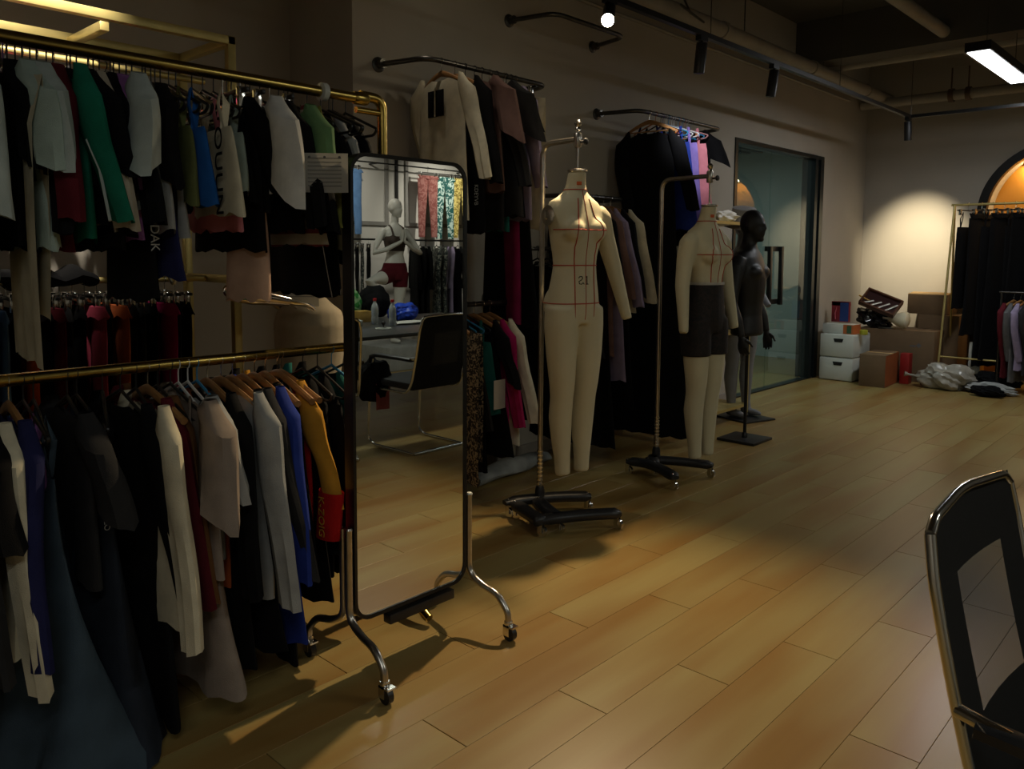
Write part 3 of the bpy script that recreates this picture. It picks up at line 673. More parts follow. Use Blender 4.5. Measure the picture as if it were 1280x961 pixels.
# paper sheets pinned to hanging things
def paper_sheet(label, loc, rz, w_=.15, h=.2, n=9):
    t = thing('paper_sheet', label, 'paper', loc, rz)
    bm = B(); R = [[Vector((-w_/2+w_*k/6, .012*math.sin(k/6*PI)*(i/5)-.002, -h*i/5)) for k in range(7)] for i in range(6)]
    rings(bm, R, False, False)
    bmesh.ops.solidify(bm, geom=bm.faces[:], thickness=.0008); obj('sheet', bm, PAPER, t)
    G = mat('print_ink', (.12, .12, .12), .8)
    for i in range(n):
        bm = B(); R = [[Vector((-w_*.36+w_*.72*k/6, .012*math.sin((.14+k/6*.72)*PI)*((.04+.85*(i+1)/(n+1)))-.005, -h*(.14+.8*i/n)+dz)) for k in range(7)] for dz in (0, .0022)]
        rings(bm, R, False, False); obj('printed_line', bm, G, t)
    for k in (-1, 0, 1): bm = B(); ellip(bm, (k*w_*.32, -.003, -.012), (.004, .003, .004), 8, 6); obj('punch_hole', bm, G, t)
paper_sheet('printed paper sheet pinned on the yellow-green tunic', (-2.095, 1.405, 1.695), .85, .14, .118, 8)
# rectangular gold wall frame behind the rack
fr = thing('display_frame', 'rectangular gold frame standing in the alcove behind the clothes rack', 'display rack', (0, 0, 0))
XF, XB_ = -3.35, -3.82; T = .018
def bar(name, a, b_, m=BRASSM, t=T, parent=fr):
    a = Vector(a); b_ = Vector(b_); lo = [min(a[i], b_[i])-t for i in range(3)]; hi = [max(a[i], b_[i])+t for i in range(3)]
    bm = B(); box(bm, lo[0], hi[0], lo[1], hi[1], lo[2], hi[2], .003); return obj(name, bm, m, parent)
ya, yb_ = -.6, 1.77
bar('top_bar', (XF, ya, 2.31), (XF, yb_, 2.31)); bar('top_bar', (XB_, ya, 2.31), (XB_, yb_, 2.31))
for y in (ya, yb_): 
    bar('cross_bar', (XF, y, 2.31), (XB_, y, 2.31)); bar('cross_bar', (XF, y, 1.27), (XB_, y, 1.27))
    bar('post', (XF, y, .02), (XF, y, 2.31)); bar('post', (XB_, y, .02), (XB_, y, 2.31))
bar('cross_bar', (XF-.1, 1.28, 2.29), (XB_, 1.28, 2.29))
bm = B(); tube(bm, [(-3.6, ya, 2.17), (-3.6, yb_, 2.17)], .014, 10); obj('hanging_rail', bm, BRASSM, fr)
bm = B(); tube(bm, [(-3.6, ya, 1.27), (-3.6, yb_, 1.27)], .014, 10); obj('hanging_rail', bm, BRASSM, fr)
F1 = dict(x=-3.6, z=2.17); F2 = dict(x=-3.6, z=1.27)
for i, (y, c, hem, lab, k) in enumerate([
 (.62, 'orange', 1.75, 'orange top on the gold frame, seen above the left photo edge', 'tank'), (.68, 'hotpink', 1.6, 'hot pink strap top on the gold frame at far left', 'tank'),
 (.74, 'rust', 1.7, 'rust top on the gold frame left of the tan and white one', 'long'), (.80, 'mustard', 1.72, 'tan yellow top on the gold frame lit from above', 'long'),
 (.86, 'white', 1.66, 'short white top brightly lit on the gold frame', 'folded'), (.91, 'white', 1.56, 'long white trousers brightly lit on the gold frame', 'folded'),
 (.97, 'charcoal', 1.6, 'charcoal top on the gold frame right of the white trousers', 'long'), (1.03, 'hotpink', 1.66, 'hot pink top on the gold frame beside the peach one', 'long'),
 (1.08, 'peach', 1.62, 'peach top on the gold frame right of the hot pink one', 'tank'), (1.14, 'white', 1.6, 'white vest top on the gold frame among black ones', 'tank'),
 (1.2, 'black', 1.6, 'black top on the gold frame left of the orange one', 'long'), (1.27, 'orange', 1.7, 'orange strap top on the gold frame near its middle', 'tank'),
 (1.34, 'black', 1.55, 'black top on the gold frame right of the orange strap top', 'long'), (1.42, 'pink', 1.68, 'pink top on the gold frame near the right post', 'tank'), (1.5, 'black', 1.6, 'last black top on the gold frame by the right post', 'long')]):
    garment(k, c, lab, 'top' if k != 'folded' else 'trousers', {'tank': 'vest_top', 'long': 'long_sleeve_top', 'folded': 'folded_trousers'}[k], F1, y, max(hem, 1.80), sleeve_len=.22, hk='clip' if k != 'long' else 'plastic')
pc = ['black', 'charcoal', 'black', 'grey', 'black', 'charcoal', 'royal', 'denim', 'black', 'orange', 'black', 'maroon', 'charcoal', 'black', 'pinkred', 'black', 'rust', 'black', 'charcoal', 'black', 'magenta', 'black', 'black']
pl = {'royal': 'royal blue', 'denim': 'light blue', 'orange': 'bright orange', 'maroon': 'dark maroon', 'pinkred': 'coral pink', 'rust': 'rust brown', 'magenta': 'dark magenta', 'grey': 'grey'}
for i, c in enumerate(pc):
    y = .55+i*.048
    if c in ('black', 'charcoal'): lab, g_ = f'{c} trousers hanging in the row of trousers behind the gold rack', f'{c} trousers on the alcove rail'
    else: lab, g_ = f'{pl[c]} trousers in the row of trousers hanging behind the gold rack', None
    t = garment('pants', c, lab, 'trousers', 'trousers', F2, y, .35+.03*(i % 3), hk='clip', group=g_, w=.14, dx=0 if g_ else .05)
    if g_: 
        for o in bpy.data.objects:
            if o.name.startswith('clothes_hanger') and o['label'].startswith(f'black clip hanger holding the {c} trousers') and 'group' not in o.keys():
                o['label'] = f'black clip hanger carrying {c} trousers on the alcove rail'; o['group'] = f'clip hangers with {c} trousers'
bm = B()
R = []
for i in range(17):
    q = i/16; R.append([Vector((-3.60+.13*math.cos(a), .72+q*.52, 1.285+.035*math.sin(a)*(1+.3*math.sin(q*31))+.012*math.sin(q*23))) for a in [2*PI*k/12 for k in range(12)]])
rings(bm, R); tag(obj('folded_jersey_pile', bm, cloth('black')), 'black crumpled garments heaped along the alcove rail', 'clothing')

# ------------------------------------------------------------------ figures
def remesh(bm, vox=.009, it=5):
    me = to_mesh(bm, 'figure', False); o = bpy.data.objects.new('tmp', me); COL.objects.link(o)
    a = o.modifiers.new('r', 'REMESH'); a.mode = 'VOXEL'; a.voxel_size = vox; a.use_smooth_shade = True
    s = o.modifiers.new('s', 'SMOOTH'); s.iterations = it; s.factor = .6
    dg = bpy.context.evaluated_depsgraph_get(); dg.update()
    out = bpy.data.meshes.new_from_object(o.evaluated_get(dg)); bpy.data.objects.remove(o)
    for p in out.polygons: p.use_smooth = True
    out.materials.clear(); return out
def ering(z, cx, rx, ry, cy=0, n=24, e=1.0):
    return [Vector((cx+rx*math.copysign(abs(math.cos(2*PI*k/n))**e, math.cos(2*PI*k/n)), cy+ry*math.copysign(abs(math.sin(2*PI*k/n))**e, math.sin(2*PI*k/n)), z)) for k in range(n)]
TORSO = [(1.535, .012, .046, .046), (1.47, .0, .05, .05), (1.43, -.006, .06, .066), (1.405, -.008, .07, .105), (1.385, -.01, .08, .145), (1.35, -.008, .088, .168), (1.30, 0, .095, .165), (1.25, .006, .10, .158), (1.19, .004, .096, .146), (1.12, .0, .088, .128), (1.07, 0, .085, .122), (1.0, -.004, .090, .132), (.94, -.008, .098, .143), (.88, -.01, .103, .150), (.82, -.008, .098, .150), (.775, -.004, .085, .14)]
def form_bm(arms=(1, 1), armdir=.11, torso=TORSO, legs=True, bust=1):
    bm = B(); rings(bm, [ering(z, cx, rx, ry) for z, cx, rx, ry in torso])
    for s in (-1, 1):
        if bust: ellip(bm, (.068, s*.072, 1.245), (.058, .062, .062), 16, 12)
        ellip(bm, (-.045, s*.066, .87), (.08, .078, .10), 16, 12)
        if legs:
            tube(bm, [(0, s*.082, .86), (.0, s*.085, .76), (.004, s*.083, .62), (.006, s*.078, .48), (.0, s*.075, .40), (-.012, s*.074, .30), (-.01, s*.07, .2), (-.004, s*.065, .08), (-.002, s*.062, 0)], [.086, .086, .078, .066, .059, .060, .053, .042, .040], 20)
    return bm
def arm_path(s, d=.11, fwd=.0, L_=.58):
    return [Vector((-.005, s*.14, 1.345)), Vector((-.005, s*.175, 1.31)), Vector((-.01, s*(.19+d*.15), 1.22)), Vector((-.012+fwd*.3, s*(.2+d*.55), 1.06)), Vector((.01+fwd, s*(.21+d), 1.345-L_+.02))]
ARMR = [.048, .056, .050, .043, .028]
def dress_form(label, loc, rz, arms, d=.11, fwd=0, shorts=False, holder=None):
    t = thing('dress_form', label, 'dress form', loc, rz)
    bm = form_bm()
    for s in arms: tube(bm, arm_path(s, d, fwd), ARMR, 16)
    me = remesh(bm, .009, 6)
    body = obj('body', me, SKIN, t)
    bt = form_bm(legs=False); mt = remesh(bt, .009, 6)
    bv = BVHTree.FromPolygons([v.co for v in mt.vertices], [p.vertices[:] for p in mt.polygons])
    bf = BVHTree.FromPolygons([v.co for v in me.vertices], [p.vertices[:] for p in me.polygons])
    def hit(ang, z, tree=bv):
        dr = Vector((math.cos(ang), math.sin(ang), 0)); q, nrm, i, di = tree.ray_cast(Vector((0, 0, z)), dr)
        return (q+dr*.0012) if q else None
    def strip(pts, r=.0028):
        pts = [p for p in pts if p]
        if len(pts) > 1: bm = B(); tube(bm, pts, r, 5); obj('seam_tape', bm, TAPE, t)
    for z, a in ((1.245, 1.45), (1.07, 2.9), (.88, 2.9)):
        if shorts and z < 1: continue
        strip([hit(-a+2*a*i/60, z) for i in range(61)])
    strip([hit(-2.8+5.6*i/40, 1.445+.0*i) for i in range(41)])
    zb = 1.075 if shorts else .80
    strip([hit(0, 1.44-(1.44-zb)*i/30) for i in range(31)], .0018)
    for s in (-1, 1):
        strip([hit(s*(.72-.2*abs(math.cos((i/30)*PI))*(1 if i < 12 else .4)), 1.40-(1.40-zb)*i/30) for i in range(31)])
    bm = B(); lathe(bm, [(.047, 0), (.05, .003), (.05, .010), (.02, .016)], (.012, 0, 1.533), 'z', 20); obj('neck_cap', bm, STEEL, t)
    bm = B(); tube(bm, [(.012, 0, 1.54), (.012, 0, 1.74)], .006, 10); obj('hanging_rod', bm, STEEL, t)
    bm = B(); lathe(bm, [(.008, 0), (.014, .004), (.014, .012), (.009, .02), (.016, .03), (.018, .04), (.010, .052), (.004, .055)], (.012, 0, 1.735), 'z', 14); obj('finial', bm, CHROME, t)
    for s in (-1, 1):
        if s not in arms:
            bm = B(); lathe(bm, [(.048, 0), (.05, s*.004), (.03, s*.008)], (-.005, s*.168, 1.315), 'y', 20); obj('shoulder_plate', bm, STEEL, t)
            bm = B(); tube(bm, [(-.005, s*.172, 1.34), (-.005, s*.19, 1.335), (-.005, s*.19, 1.30), (-.005, s*.172, 1.295)], .004, 6); obj('arm_hook', bm, STEEL, t)
    # orange stamp on the neck
    q = hit(-.35, 1.475)
    bm = B(); box(bm, -.001, .001, -.013, .013, -.009, .009, .0009); o_ = obj('neck_stamp', bm, mat('stamp_orange', (.6, .1, .01), .6), t, loc=q, rot=(0, 0, -.35))
    if not shorts:
        q = hit(-.12, .985); 
        for st in ([(-.030, .012), (-.024, .020), (-.012, .020), (-.008, .012), (-.016, .002), (-.028, -.004), (-.026, -.016), (-.014, -.018), (-.006, -.010), (.0, -.018)], [(.010, .016), (.018, .022), (.018, -.018)], [(.010, -.018), (.026, -.018)]):
            bm = B(); tube(bm, [hit(-.12+u_/.085, .985+v_+.01) for u_, v_ in st], .0022, 5); obj('size_print', bm, cloth('charcoal'), t)
        for dz, l_ in ((-.03, .035), (-.042, .06)):
            bm = B(); pts = [hit(-.12+(k-4)*l_/70, .985+dz) for k in range(9)]; tube(bm, pts, .0011, 4); obj('print_line', bm, cloth('charcoal'), t)
    if shorts:
        bm = form_bm(legs=False, torso=[(z, cx, rx+.006, ry+.006) for z, cx, rx, ry in TORSO if z < 1.075])
        bm.free(); bm = B()
        rings(bm, [ering(z, cx, rx+.008, ry+.008) for z, cx, rx, ry in TORSO if z < 1.075])
        for s in (-1, 1):
            ellip(bm, (-.045, s*.066, .87), (.086, .084, .10), 16, 12)
            tube(bm, [(0, s*.086, .86), (.0, s*.088, .76), (.004, s*.086, .635)], [.090, .094, .090], 22)
        obj('shorts', remesh(bm, .009, 3), patterned('leopard_dark', (.016, .010, .009), (.006, .005, .005), 40), t)
        bm = B(); rings(bm, [ering(z, 0, .098, .136) for z in (1.064, 1.08)], False); bmesh.ops.solidify(bm, geom=bm.faces[:], thickness=.003); obj('waistband', bm, cloth('white'), t)
    return t
dress_form('cream dress form with red tape and one arm, nearest the mirror', (-2.53, 3.17, .265), -.2, (1,), .12, .03)
dress_form('cream dress form in dark shorts with both arms, next to the black mannequin', (-2.455, 4.35, .145), -.1, (-1, 1), .05, .03, True)
def form_stand(label, px, py, ztop, bars, hub, xarm, dark=False):
    t = thing('dress_form_stand', label, 'stand', (px, py, 0))
    M_ = STEEL
    bm = B(); tube(bm, smooth_path([(0, 0, .1), (0, 0, ztop), (xarm+.0, 0, ztop+.005)], .07, 8), .0135, 14); obj('pole', bm, M_, t)
    bm = B()
    for k in range(10): tube(bm, [(.0, 0, .14+.022*k), (0, 0, .148+.022*k)], .0175, 12)
    obj('adjust_rings', bm, CHROME, t)
    bm = B(); lathe(bm, [(.028, .07), (.026, .13), (.02, .15)], (0, 0, 0), 'z', 16); obj('socket', bm, BLKP, t)
    bm = B(); lathe(bm, [(.017, -.035), (.02, -.03), (.02, .03), (.017, .035)], (xarm+.0, 0, ztop+.0), 'z', 14); obj('clamp', bm, M_, t)
    bm = B(); tube(bm, [(xarm, 0, ztop-.03+.02), (xarm+.045, 0, ztop-.01)], .006, 8); ellip(bm, (xarm+.05, 0, ztop-.01), (.012, .018, .018), 10, 6); obj('clamp_knob', bm, BLKP, t)
    for a, b_, c_ in bars:
        a, b_, c_ = [Vector((q[0]-px, q[1]-py, .078)) for q in (a, b_, c_)]
        bm = B(); d = None; P = [a]+[a*(1-q)**2+b_*2*q*(1-q)+c_*q*q for q in (.12, .25, .4, .55, .7, .85, .94)]+[c_]
        R = []
        for i, p in enumerate(P):
            d = (P[min(i+1, 8)]-P[max(i-1, 0)]).normalized(); u = Vector((-d.y, d.x, 0)); wd = .028 if 0 < i < 8 else .017; h = .023 if 0 < i < 8 else .011
            R.append([p+u*wd*1.35*sx+Vector((0, 0, sz*h)) for sx, sz in ((-1, -.6), (-.6, -1), (.6, -1), (1, -.6), (1, .6), (.6, 1), (-.6, 1), (-1, .6))])
        rings(bm, R); leg = obj('base_bar', bm, BLKP, t, ang=60)
        for e in (a.lerp(c_, .04), c_.lerp(a, .05)):
            bm = B(); ellip(bm, (e.x, e.y, .096), (.008, .008, .005), 8, 6); obj('bolt', bm, CHROME, leg)
            if (e-Vector((hub[0]-px, hub[1]-py, e.z))).length > .1:
                bm = B(); lathe(bm, [(.012, -.007), (.026, -.009), (.026, .009), (.012, .007)], (e.x+.012, e.y, .026), 'y', 16); box(bm, e.x-.008, e.x+.018, e.y-.014, e.y-.010, .02, .062); box(bm, e.x-.008, e.x+.018, e.y+.010, e.y+.014, .02, .062); obj('caster', bm, CHROME, leg)
    return t
form_stand('steel stand with black caster base holding the dress form nearest the mirror', -2.75, 3.17, 1.955, [((-2.84, 2.99), (-2.76, 3.25), (-2.58, 3.40)), ((-2.80, 3.02), (-2.56, 2.92), (-2.50, 2.90)), ((-2.53, 2.90), (-2.44, 3.12), (-2.30, 3.28)), ((-2.75, 3.15), (-2.62, 3.05), (-2.47, 3.0))], (-2.75, 3.17), .23)
form_stand('steel stand with black caster base holding the dress form in shorts', -2.78, 4.35, 1.855, [((-2.87, 4.14), (-2.74, 4.26), (-2.44, 4.03)), ((-2.80, 4.26), (-2.70, 4.36), (-2.42, 4.44)), ((-2.80, 4.36), (-2.76, 4.28), (-2.70, 4.2))], (-2.78, 4.35), .335)
def head_bm(bm, c, s=1, rz=0, pitch=0):
    M = Matrix.Translation(Vector(c)) @ Matrix.Rotation(rz, 4, 'Z') @ Matrix.Rotation(pitch, 4, 'Y') @ Matrix.Scale(s, 4)
    ellip(bm, (-.012, 0, .02), (.092, .074, .10), 20, 14, M); ellip(bm, (.018, 0, -.035), (.068, .056, .085), 18, 12, M)
    ellip(bm, (.085, 0, -.018), (.016, .010, .022), 10, 8, M)
    ellip(bm, (.058, 0, .012), (.034, .044, .014), 12, 8, M)
    ellip(bm, (.072, 0, -.062), (.016, .022, .011), 10, 8, M)
    ellip(bm, (.055, 0, -.10), (.026, .026, .02), 10, 8, M)
    for q in (-1, 1): ellip(bm, (-.012, q*.074, -.01), (.018, .008, .028), 8, 8, M)
def hand_bm(bm, w0, d, side, palm_n, curl=.5, s=1):
    """hand at wrist w0 pointing along d; palm_n = palm normal"""
    d = Vector(d).normalized(); pn = Vector(palm_n); pn = (pn-d*pn.dot(d)).normalized(); u = d.cross(pn)*side
    w0 = Vector(w0)
    R = []
    for q, a, b_ in ((-.01, .022, .018), (.02, .028, .017), (.055, .040, .015), (.085, .041, .012)):
        R.append([w0+d*q*s+(u*math.cos(2*PI*k/12)*a+pn*math.sin(2*PI*k/12)*b_)*s for k in range(12)])
    rings(bm, R)
    for i, (off, L) in enumerate(((-.030, .062), (-.010, .074), (.011, .072), (.031, .056))):
        p = w0+(d*.078+u*off)*s; dd = d; pts = [p]
        for k in range(3):
            ang = curl*(.35+.35*k); dd = (d*math.cos(ang)+pn*math.sin(ang)).normalized(); p = p+dd*L/3*s; pts.append(p)
        tube(bm, pts, [.0095*s, .0092*s, .0082*s, .0065*s], 8)
    p = w0+(d*.022-u*.026)*s; dd = (d*.62-u*.75+pn*.25).normalized()
    tube(bm, [p, p+dd*.035*s, p+dd*.035*s+(d*.8-u*.3+pn*.3).normalized()*.045*s], [.013*s, .011*s, .0075*s], 8)
# black half mannequin on a pole
def black_mannequin():
    t = thing('mannequin', 'black half mannequin with head and hands on a square base', 'mannequin', (-2.755, 5.52, 0), .12)
    k = 1.0
    bm = B(); T_ = [(1.56, .0, .052, .052), (1.47, -.012, .055, .056), (1.43, -.018, .07, .09), (1.41, -.02, .082, .14), (1.37, -.018, .095, .185), (1.30, -.01, .11, .19), (1.22, 0, .115, .18), (1.12, .004, .105, .158), (1.02, .002, .092, .14), (.94, 0, .092, .138), (.88, -.005, .105, .152), (.82, -.008, .112, .165), (.795, -.008, .108, .163)]
    rings(bm, [ering(z, cx, rx, ry) for z, cx, rx, ry in T_])
    for s in (-1, 1): ellip(bm, (.062, s*.075, 1.26), (.06, .085, .06), 14, 10)
    head_bm(bm, (.02, 0, 1.60), 1.0)
    hands = []
    for s in (-1, 1):
        P = [Vector((-.02, s*.165, 1.36)), Vector((-.02, s*.205, 1.30)), Vector((-.025, s*.235, 1.16)), Vector((-.03, s*.262, 1.04)), Vector((.02, s*.268, .92)), Vector((.05, s*.265, .80))]
        tube(bm, P, [.055, .056, .046, .04, .036, .026], 16)
    me = remesh(bm, .009, 6); MB = mat('gloss_black_figure', (.010, .010, .010), .5, 0, .1, 10)
    obj('body', me, MB, t)
    for s in (-1, 1):
        bm = B(); hand_bm(bm, (.05, s*.265, .80), (.18, 0, -1), s, (0, -s, 0), .7, .95); obj('hand', remesh(bm, .0045, 2), MB, t)
    bm = B(); tube(bm, [(0, 0, .02), (0, 0, .82)], .0125, 12); lathe(bm, [(.022, .02), (.02, .05), (.013, .06)], (0, 0, 0)); obj('pole', bm, BLK, t)
    bm = B(); box(bm, -.15, .15, -.15, .15, 0, .02, .004, Matrix.Rotation(-.12, 4, 'Z')); obj('base_plate', bm, BLKP, t)
black_mannequin()
# grey mannequin behind with hat
def grey_mannequin():
    t = thing('mannequin', 'grey standing mannequin in a hat, mostly hidden behind the black one', 'mannequin', (-3.20, 6.28, 0), -.3)
    MG = mat('grey_figure', (.20, .205, .22), .45, 0, .06, 10)
    T_ = [(1.52, 0, .045, .045), (1.42, -.01, .05, .052), (1.38, -.012, .07, .12), (1.33, -.01, .09, .165), (1.22, 0, .10, .15), (1.05, 0, .08, .115), (.92, -.01, .105, .15), (.82, -.01, .11, .16), (.78, 0, .09, .15)]
    bm = B(); rings(bm, [ering(z+.03, cx, rx, ry) for z, cx, rx, ry in T_]); head_bm(bm, (.02, 0, 1.60), .95)
    for s in (-1, 1):
        tube(bm, [(0, s*.082, .86), (.0, s*.09, .6), (.0, s*.088, .47), (-.012, s*.088, .34), (0, s*.085, .13), (.01, s*.085, .08)], [.095, .075, .056, .058, .038, .04], 16)
        ellip(bm, (.06, s*.088, .045), (.12, .042, .03), 14, 8); ellip(bm, (-.01, s*.085, .06), (.04, .036, .045), 12, 8)
        tube(bm, [(-.02, s*.16, 1.36), (-.02, s*.2, 1.2), (.0, s*.22, 1.06), (.12, s*.2, .95)], [.045, .042, .036, .026], 12); 
    obj('body', remesh(bm, .01, 5), MG, t)
    bm = B(); lathe(bm, [(.06, .10), (.098, .095), (.108, .0), (.112, -.005), (.17, -.05), (.172, -.053), (.168, -.056), (.10, -.012)], (0, 0, 0), 'z', 28, True)
    h = obj('bucket_hat', bm, mat('hat_grey', (.38, .36, .35), .85, 0, .06, 20, .2, 300), t, loc=(-.01, 0, 1.685), rot=(.12, .25, 0))
    bm = B(); box(bm, -.2, .26, -.17, .17, 0, .014, .004); obj('base_plate', bm, BLKP, t)
grey_mannequin()
# linen bust with chrome arms behind the gold rack
def linen_bust():
    t = thing('bust_form', 'linen bust with chrome jointed arms standing behind the gold rack', 'dress form', (-3.12, 2.0, 0), -.8)
    LIN = mat('linen', (.46, .40, .29), .8, 0, .08, 20, .3, 500)
    bm = B(); rings(bm, [ering(z, 0, rx, ry) for z, rx, ry in ((1.44, .045, .048), (1.36, .052, .055), (1.26, .052, .055), (1.20, .058, .064), (1.165, .075, .10), (1.13, .10, .145), (1.07, .115, .16), (.95, .115, .155), (.82, .10, .135), (.7, .115, .155), (.6, .12, .165))])
    obj('torso', remesh(bm, .009, 5), LIN, t)
    bm = B(); lathe(bm, [(.054, 0), (.058, .02), (.05, .04), (.01, .075), (.004, .085)], (0, 0, 1.43), 'z', 20); obj('neck_cap', bm, mat('cap_cream', (.6, .55, .45), .6), t)
    bm = B(); tube(bm, [(0, -.0, .05), (0, 0, .62)], .014, 12); lathe(bm, [(.15, 0), (.15, .02), (.02, .05)], (0, 0, 0), 'z', 24); obj('pole', bm, BRASSM, t)
    Mi = (Matrix.Translation((-3.12, 2.0, 0)) @ Matrix.Rotation(-.8, 4, 'Z')).inverted()
    W = lambda x, y, z: Mi @ Vector((x, y, z))
    CH = mat('rose_chrome', (.50, .45, .42), .12, 1, .1, 8)
    sh, el, wr = W(-3.15, 1.74, 1.33), W(-3.0, 1.555, 1.235), W(-3.0, 1.83, 1.185)
    bm = B(); tube(bm, [sh, sh.lerp(el, .5), el.lerp(sh, .03)], [.034, .038, .028], 14); arm = obj('upper_arm', bm, CH, t)
    bm = B(); ellip(bm, el, (.022, .022, .022), 12, 8); obj('elbow_joint', bm, CHROME, arm)
    bm = B(); tube(bm, [el, el.lerp(wr, .12), el.lerp(wr, .35), el.lerp(wr, .97)], [.026, .036, .040, .022], 14); obj('forearm', bm, CH, t)
    bm = B(); hand_bm(bm, wr, (W(-3.0, 2.0, 1.15)-wr), -1, (0, 0, -1), .5, .85); obj('hand', bm, CHROME, t)
    bm = B(); tube(bm, [W(-3.28, 2.0, 1.12), W(-3.3, 1.86, 1.22), W(-3.2, 1.82, 1.33)], [.03, .028, .02], 12); obj('upper_arm', bm, CH, t)
    bm = B(); hand_bm(bm, W(-3.2, 1.82, 1.33), (0, 0, 1), 1, (1, 0, 0), 1.2, .8); obj('hand', bm, CHROME, t)
linen_bust()
paper_sheet('printed paper sheet hanging on the linen bust behind the rack', (-3.02, 1.90, 1.345), .85, .145, .185, 5)
bm = B(); tube(bm, [(-2.98, 2.02, 1.5), (-2.985, 2.02, 1.40)], .0035, 6); ellip(bm, (-2.985, 2.02, 1.39), (.008, .008, .008), 8, 6)
tag(obj('neck_pendant', bm, BLKP), 'thin black pendant cord at the neck of the linen bust', 'cord')

# ------------------------------------------------------------------ rolling mirror
def mirror():
    t = thing('rolling_mirror', 'tall black framed mirror on chrome legs with casters', 'mirror', (-2.1, 1.75, 0))
    bt_, tp, hw_ = .19, 1.70, .24
    def rr(w_, z0, z1, r, n=7):
        P = []
        for cx, cz, a0 in ((w_-r, z1-r, 0), (-w_+r, z1-r, PI/2), (-w_+r, z0+r, PI), (w_-r, z0+r, 1.5*PI)):
            for i in range(n): a = a0+PI/2*i/(n-1); P.append((cx+r*math.cos(a), cz+r*math.sin(a)))
        return P
    inn = rr(hw_, bt_, tp, .055); out = rr(hw_+.012, bt_-.012, tp+.012, .065)
    bm = B(); R = []
    for (a, b_), (c_, d_) in zip(inn+inn[:1], out+out[:1]):
        R.append([Vector((.004, a, b_)), Vector((.006, c_, d_)), Vector((-.042, c_, d_)), Vector((-.042, a, b_))])
    rings(bm, R, False); obj('frame', bm, BLK, t)
    bm = B(); bm.faces.new([bm.verts.new((0, a, b_)) for a, b_ in inn]); bm.normal_update()
    mm, tr_, b = nodes_of('mirror_glass'); b.inputs['Base Color'].default_value = (.80, .83, .80, 1); b.inputs['Metallic'].default_value = 1; b.inputs['Roughness'].default_value = .008
    obj('mirror_glass', bm, mm, t, False)
    bm = B(); bm.faces.new([bm.verts.new((-.036, a, b_)) for a, b_ in inn][::-1]); obj('back_panel', bm, BLKP, t, False)
    for s in (-1, 1):
        y = s*(hw_+.030)
        for q in (-1, 1):
            X0 = -.018+q*.015
            bm = B(); tube(bm, smooth_path([(X0, y, .50), (X0, y, .20), (-.018+q*.09, y+s*.004, .165), (-.018+q*.16, y+s*.008, .155), (-.018+q*.21, y+s*.01, .10), (-.018+q*.212, y+s*.01, .062)], .05, 5), .0125, 12)
            leg = obj('leg', bm, STEEL, t)
            cx, cy = -.018+q*.212, y+s*.01
            bm = B(); lathe(bm, [(.015, .055), (.017, .062), (.015, .070)], (cx, cy, 0), 'z', 14); box(bm, cx-.012, cx+.016, cy-.016, cy-.012, .02, .058); box(bm, cx-.012, cx+.016, cy+.012, cy+.016, .02, .058); box(bm, cx-.012, cx+.035, cy-.016, cy+.016, .052, .058)
            obj('caster_fork', bm, CHROME, leg)
            bm = B(); lathe(bm, [(.012, -.009), (.026, -.010), (.026, .010), (.012, .009)], (cx+.008, cy, .026), 'y', 18); obj('caster_wheel', bm, BLKP, leg)
        bm = B(); lathe(bm, [(.0125, 0), (.010, .006), (.004, .008)], (.0, y, .50), 'z', 12); obj('end_cap', bm, WHITEP if s > 0 else STEEL, t)
    bm = B(); box(bm, -.045, -.005, -.10, hw_-.04, .12, .155, .004); obj('rail_clamp', bm, BLKP, t)
mirror()

# ------------------------------------------------------------------ clothes on the wall rails
A_ = [
 (2.86+.10, 'long', 'cream', 1.57, 'cream square-neck long sleeve top facing the room on the wall rail', 'top', 'long_sleeve_top', dict(hk='wood', hc='wood', sleeve_len=.52)),
 (3.06, 'long', 'black', 1.50, 'black top right of the cream square-neck top', 'top', 'long_sleeve_top', dict(hk='wood', hc='wood')),
 (3.14, 'tee', 'mauve', 1.72, 'brown mauve tee with wide sleeve on the wall rail', 'top', 'tee_shirt', dict(sleeve_len=.28, dx=.08)),
 (3.21, 'long', 'charcoal', 1.52, 'charcoal top right of the brown mauve tee', 'top', 'long_sleeve_top', {}),
 (3.27, 'tee', 'charcoal', 1.60, 'dark grey tee with ruffled sleeve behind the mauve tee', 'top', 'tee_shirt', dict(dx=.07, sleeve_len=.26)),
 (3.33, 'tank', 'teal', 1.52, 'teal green top whose hem shows under the dark tops', 'top', 'vest_top', dict(dx=-.05, hk='wood', hc='wood')),
 (3.39, 'tee', 'black', 1.60, 'black tee left of the lilac top on the wall rail', 'top', 'tee_shirt', {}),
 (3.45, 'long', 'lilac', 1.58, 'lilac long top between black tee and cream trousers', 'top', 'long_sleeve_top', dict(hk='wood', hc='wood')),
 (3.47, 'strapdress', 'plum', .98, 'long magenta dress showing below the teal hem', 'dress', 'strap_dress', dict(w=.07, dx=.03, flare=0)),
 (3.55, 'folded', 'cream', 1.53, 'cream trousers on the last clip hanger of the wall rail', 'trousers', 'folded_trousers', dict(hk='clip', w=.14, dx=.08)),
 (3.51, 'strapdress', 'black', .95, 'long black dress below the wall rail beside the magenta one', 'dress', 'strap_dress', dict(dx=-.03))]
